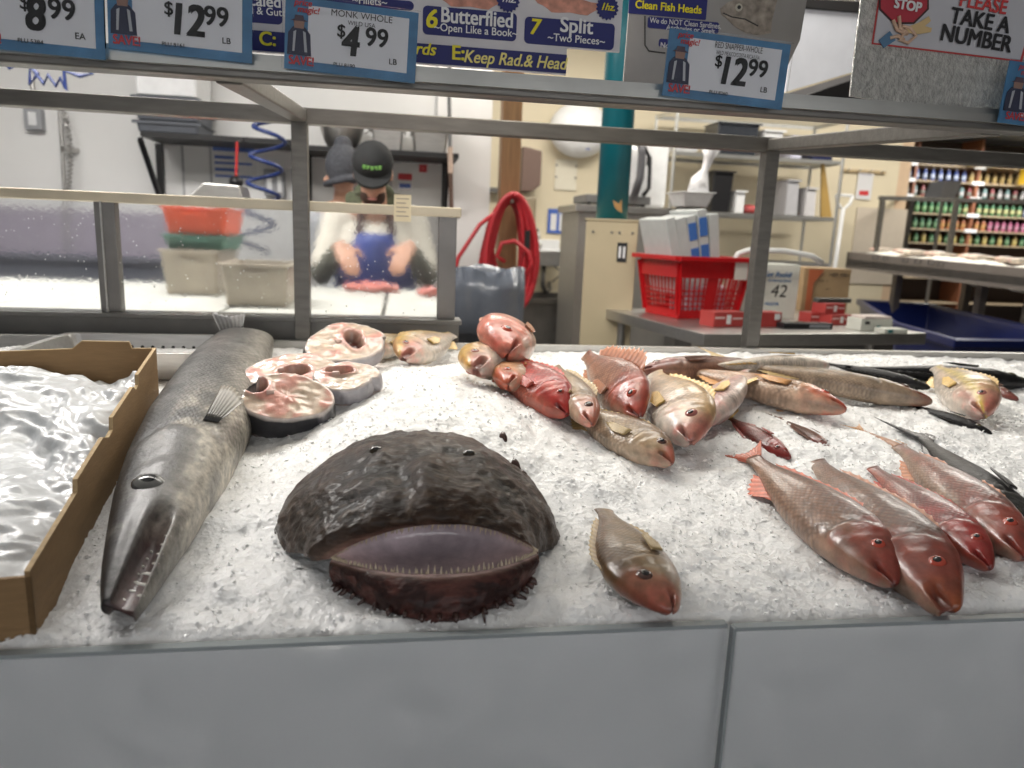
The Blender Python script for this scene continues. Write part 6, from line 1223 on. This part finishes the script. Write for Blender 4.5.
def board2():
    Y = 1.42; xa, xb = P(628, 40, Y).x, P(866, 40, Y).x; zb = P(690, 112, Y).z; t = thing('head_cleaning_sign', 'darker sign board about cleaning fish heads with a fish head picture', 'sign', ((xa+xb)/2, Y, zb)); k = pxm(Y)
    SG = mat('sign_grey', (.30, .29, .28), .45); part('board', MB().prism([(xa-.004, Y, zb), (P(640, 110, Y).x, Y, zb), (P(768, 110, Y).x, Y, zb+.02), (P(800, 40, Y).x, Y, P(800, 40, Y).z), (P(812, -30, Y).x, Y, P(812, -30, Y).z), (xa, Y, P(640, -60, Y).z)], (0, .006, 0)), SG, t)
    rrect(t, 'choice_panel', 630, -14, 708, 17, Y, NAVY, r=1); rrect(t, 'choice_panel', 648, 17, 719, 31, Y, NAVY, r=2); rrect(t, 'choice_panel', 659, 39, 740, 50, Y, NAVY, r=2)
    def T(s, px, py, h, m, bold=.02, **kw): q = P(px, py, Y); text('lettering', s, t, (q.x, Y-.0032, q.z), h*k, m, bold=bold, **kw)
    T('Clean Fish Heads', 668, 8, 6.8, YEL, .02, sx=.95); T('We do NOT Clean Sardines,', 685, 24, 4.6, flat((.6, .6, .62)), .01, sx=.9); T('Anchovies or Smelt', 690, 30, 4.2, flat((.6, .6, .62)), .01); T('No', 664, 46, 4.6, flat((.6, .6, .62)))
    o = MB(); pts = [P(x, y, Y-.004) for x, y in ((645, 16), (645, 45), (649, 51), (665, 53))]; part('outline', o.tube(pts, .0012, 6), INK, t)
    q = [(721, 8), (727, 3), (740, -3), (760, -8), (780, -10), (772, 20), (771, 33), (758, 35), (745, 32), (735, 26), (727, 18), (722, 14)]; part('fish_picture', MB().prism([P(x, y, Y-.003) for x, y in q], (0, .003, 0)), mat('sign_fish_grey', (.30, .26, .22), .4, var=.5, scale=70), t)
    c = P(738, 8, Y); part('picture_eye', MB().tube([(c.x, Y-.003, c.z), (c.x, Y-.0045, c.z)], .007, 14), flat((.5, .48, .4)), t); part('picture_pupil', MB().tube([(c.x, Y-.0045, c.z), (c.x, Y-.0055, c.z)], .0035, 12), INK, t)
    part('picture_mouth', MB().tube([P(x, y, Y-.0035) for x, y in ((723, 13), (732, 17), (745, 19), (758, 26))], .001, 6), INK, t)
    for x in (xa+.05, xa+.3): part('hanger_wire', MB().tube([(x, Y+.003, zb+.1), (x, Y+.003, 3.09)], .0015, 6), STEEL, t)
    # dark bracket beside it, pale panel behind
    a, b = P(768, 38, 1.5), P(796, -30, 1.5); t = thing('steel_bracket', 'dark steel bracket plate hanging beside the fish head sign', 'bracket', (a.x, 1.5, a.z)); part('plate', MB().prism([P(766, 34, 1.5), P(778, 38, 1.5), P(790, 24, 1.5), P(798, -30, 1.5), P(770, -30, 1.5)], (0, .01, 0)), mat('bracket_dark', (.05, .045, .045), .5), t)
    c = P(783, 8, 1.5); part('bolt', MB().tube([(c.x, 1.5, c.z), (c.x, 1.49, c.z)], .008, 12), DSTEEL, t); part('arm', MB().tube([P(785, -20, 1.51), (P(785, -20, 1.51).x, 1.51, 3.1)], .006, 8), DSTEEL, t)
board2()
def hangpanel():
    Y = 2.6; t = thing('light_canopy', 'pale slanted canopy panel with dark edges hanging behind the signs', 'canopy', P(830, 60, Y)); q = [(785, 92), (796, 8), (864, 14), (853, 72)]; part('panel', MB().prism([P(*x, Y) for x in q], (0, .02, 0)), mat('canopy_white', (.74, .75, .80), .4, var=.05, scale=12), t)
    part('lower_edge', MB().prism([P(*x, Y-.01) for x in ((782, 95), (852, 74), (852, 80), (800, 97), (782, 99))], (0, .03, 0)), mat('canopy_edge', (.24, .23, .23), .5), t); part('top_edge', MB().prism([P(*x, Y-.01) for x in ((794, -2), (866, 2), (868, 13), (796, 6))], (0, .05, 0)), mat('canopy_dark', (.02, .018, .018), .6), t)
    part('side_edge', MB().prism([P(*x, Y+.06) for x in ((795, 100), (855, 78), (868, 100))], (0, .2, 0)), mat('canopy_dark', (.02, .018, .018), .6), t)
    for px in (800, 858): q = P(px, 4, Y); part('hanger_rod', MB().tube([(q.x, Y+.01, q.z), (q.x, Y+.01, 3.1)], .006, 8), DSTEEL, t)
hangpanel()
# price cards in clear holders
CY = 1.128
HOLD = mat('holder_acrylic', (.98, .98, .98), .03, trans=1., ior=1.04, var=.0)
CG = mat('card_face', (.74, .75, .79), .4, var=.04, scale=12); CB = mat('card_blue', (.06, .19, .36), .4, var=.25, scale=30); CR = flat((.55, .05, .05)); CI = flat((.012, .012, .014))
def card(label, x0, y0, x1, y1, title, sub, dollars, cents, unit, plu, left=True, tilt=0.):
    """x0..x1, y0..y1: pixels of the left edge top and right edge bottom; y0 and y1 at the card's centre"""
    a = P(x0, (y0+y1)/2, CY); b = P(x1, (y0+y1)/2, CY); cx = (a.x+b.x)/2; zt = P((x0+x1)/2, y0, CY).z; zb = P((x0+x1)/2, y1, CY).z; W = b.x-a.x; H = zt-zb
    R = Matrix.Rotation(math.radians(tilt), 3, 'Y'); O = Vector((cx, CY, zb+H/2)); t = thing('price_card', label, 'price card', (cx, CY, zb))
    def bx(nm, u0, v0, u1, v1, m, y=-.0, th=.001):
        c = O+R @ Vector((((u0+u1)/2-.5)*W, y, ((v0+v1)/2-.5)*H)); mb = MB(); vs = [c+R @ Vector((sx*(u1-u0)*W/2, sy*th/2, sz*(v1-v0)*H/2)) for sz in (-1, 1) for sx, sy in ((-1, -1), (1, -1), (1, 1), (-1, 1))]; mb.add(vs, [(3, 2, 1, 0), (4, 5, 6, 7), (0, 1, 5, 4), (1, 2, 6, 5), (2, 3, 7, 6), (3, 0, 4, 7)]); return part(nm, mb, m, t)
    bx('card', 0, 0, 1, 1, CB, 0, .001); bx('card_face', .17 if left else .0, .13, .93, .9, CG, -.001, .001)
    bx('holder', -.015, -.015, 1.015, 1.015, HOLD, -.0048, .001); 
    def tt(s, u, v, h, m, **kw): text('lettering', s, t, O+R @ Vector(((u-.5)*W, -.0022, (v-.5)*H)), h*H, m, R=R @ Matrix.Rotation(PI/2, 3, 'X'), **kw)
    if title: tt(title, .57, .84, .09, CI, bold=.004, sx=min(1.0, 10.5/len(title)))
    if sub: tt(sub, .57, .73, .06, CI, bold=.004, sx=min(1., 15./len(sub)))
    tt('$', .42, .60, .17, CI, bold=.012); tt(dollars, .49 if len(dollars) == 1 else .54, .46, .40, CI, bold=.03, shear=.1, sx=.85); tt(cents, .69 if len(dollars) == 1 else .75, .56, .25, CI, bold=.02, sx=.95); tt(unit, .82, .26, .08, CI, bold=.01); 
    if plu: tt(plu, .45, .13, .055, CI, bold=.01)
    if left:
        tt('price', .13, .92, .085, CR, bold=.02, shear=.2); tt('magic!', .17, .83, .085, CR, bold=.02, shear=.2); tt('SAVE!', .13, .12, .12, CR, bold=.025, sx=.85)
        # small printed figure in a dark suit and hat
        def poly(nm, pts, m, y): part(nm, MB().prism([O+R @ Vector(((u-.5)*W, y, (v-.5)*H)) for u, v in pts], R @ Vector((0, .0008, 0))), m, t)
        poly('printed_figure', [(.02, .2), (.025, .5), (.06, .59), (.15, .59), (.19, .5), (.2, .2)], flat((.03, .035, .07)), -.0022); poly('printed_face', [(.07, .57), (.065, .68), (.145, .68), (.14, .57)], flat((.3, .18, .14)), -.0024)
        poly('printed_hat', [(.04, .67), (.07, .695), (.075, .75), (.135, .75), (.14, .695), (.17, .67)], flat((.08, .05, .07)), -.0026); poly('printed_lapel', [(.06, .25), (.065, .52), (.085, .54), (.075, .25)], flat((.45, .47, .5)), -.0026); poly('printed_lapel', [(.15, .25), (.135, .54), (.155, .52), (.17, .25)], flat((.45, .47, .5)), -.0026)
card('price card reading 8.99 at the left end of the price rail', -32, -28, 104, 53, '', '', '8', '99', 'EA', 'PLU 5384', tilt=2)
card('price card reading BARRACUDA 12.99', 108, -20, 252, 56, 'BARRACUDA', '', '12', '99', 'LB', 'PLU 8161', tilt=2)
card('price card reading MONK WHOLE 4.99', 285, 4, 417, 76, 'MONK WHOLE', 'WILD USA', '4', '99', 'LB', 'PLU 8190', tilt=2.6)
card('price card reading RED SNAPPER WHOLE 12.99', 665, 36, 787, 103, 'RED SNAPPER-WHOLE', 'WILD MEXICO/COSTA RICA/USA', '12', '99', 'LB', 'PLU 8260', tilt=2.6)
card('price card mostly hidden at the right edge of the price rail', 1002, 68, 1120, 130, '', '', '9', '99', 'LB', '', tilt=2.6)
def stop():
    Y = 1.16; t = thing('take_a_number_sign', 'clear acrylic sign stand reading STOP PLEASE TAKE A NUMBER', 'sign', P(940, 118, Y)); R = math.radians(4.2); k = pxm(Y)
    def pr(nm, pts, m, y, th=.0015): return part(nm, MB().prism([P(*q, y) for q in pts], (0, th, 0)), m, t)
    pr('holder', [(850, 96), (866, -40), (1040, -24), (1026, 124)], mat('scratched_acrylic', (.42, .42, .40), .3, var=.35, scale=70, trans=.35, bump=.5, bscale=160), Y, .004)
    pr('red_border', [(872, 44), (884, -40), (1045, -22), (1022, 62)], flat((.5, .05, .05)), Y-.0015); pr('sign_face', [(874, 42.5), (886, -40), (1044, -22), (1020, 60)], flat((.52, .52, .55)), Y-.003)
    def ctr(px, py): q = P(px, py, Y); return Vector((q.x, Y-.0048, q.z))
    Rm = Matrix.Rotation(R, 3, 'Y') @ Matrix.Rotation(PI/2, 3, 'X')
    for s, px, py, h, m, b in (('PLEASE', 981, 5, 12.5, CR, .025), ('TAKE A', 978, 22, 14.5, CI, .025), ('NUMBER', 974, 40, 15, CI, .025)): text('lettering', s, t, ctr(px, py), h*k, m, bold=b, R=Rm, sx=.95)
    c = P(905, 0, Y); oc = []
    for i in range(8): a = PI/8+i*PI/4; oc.append((904+26*math.cos(a), -1+26*math.sin(a)))
    pr('stop_octagon_edge', [(904+27*math.cos(PI/8+i*PI/4), -1+27*math.sin(PI/8+i*PI/4)) for i in range(8)], flat((.05, .02, .02)), Y-.0040, .001); pr('stop_octagon', [(904+25*math.cos(PI/8+i*PI/4), -1+25*math.sin(PI/8+i*PI/4)) for i in range(8)], flat((.42, .03, .05)), Y-.0048, .001)
    q = ctr(905, 7); q.y = Y-.0062; text('lettering', 'STOP', t, q, 8.5*k, flat((.7, .7, .7)), bold=.04, R=Rm)
    HS = flat((.62, .42, .30)); h = MB()
    for pts in (((893, 20), (897, 30), (906, 34)), ((899, 16), (900, 28), (908, 34)), ((906, 30), (900, 40), (908, 43), (916, 36), (910, 28), (902, 26)), ((890, 38), (898, 36), (904, 40))): h.tube([P(x, y, Y-.0062) for x, y in pts], .0028, 8)
    part('printed_hand', h, HS, t, smooth=True); pr('printed_cuff', [(879, 40), (890, 31), (896, 40), (884, 48)], flat((.08, .18, .3)), Y-.0065); pr('printed_ticket', [(905, 28), (920, 22), (929, 16), (931, 21), (925, 26), (932, 28), (931, 32), (920, 34), (908, 33)], flat((.62, .45, .22)), Y-.0066)
stop()
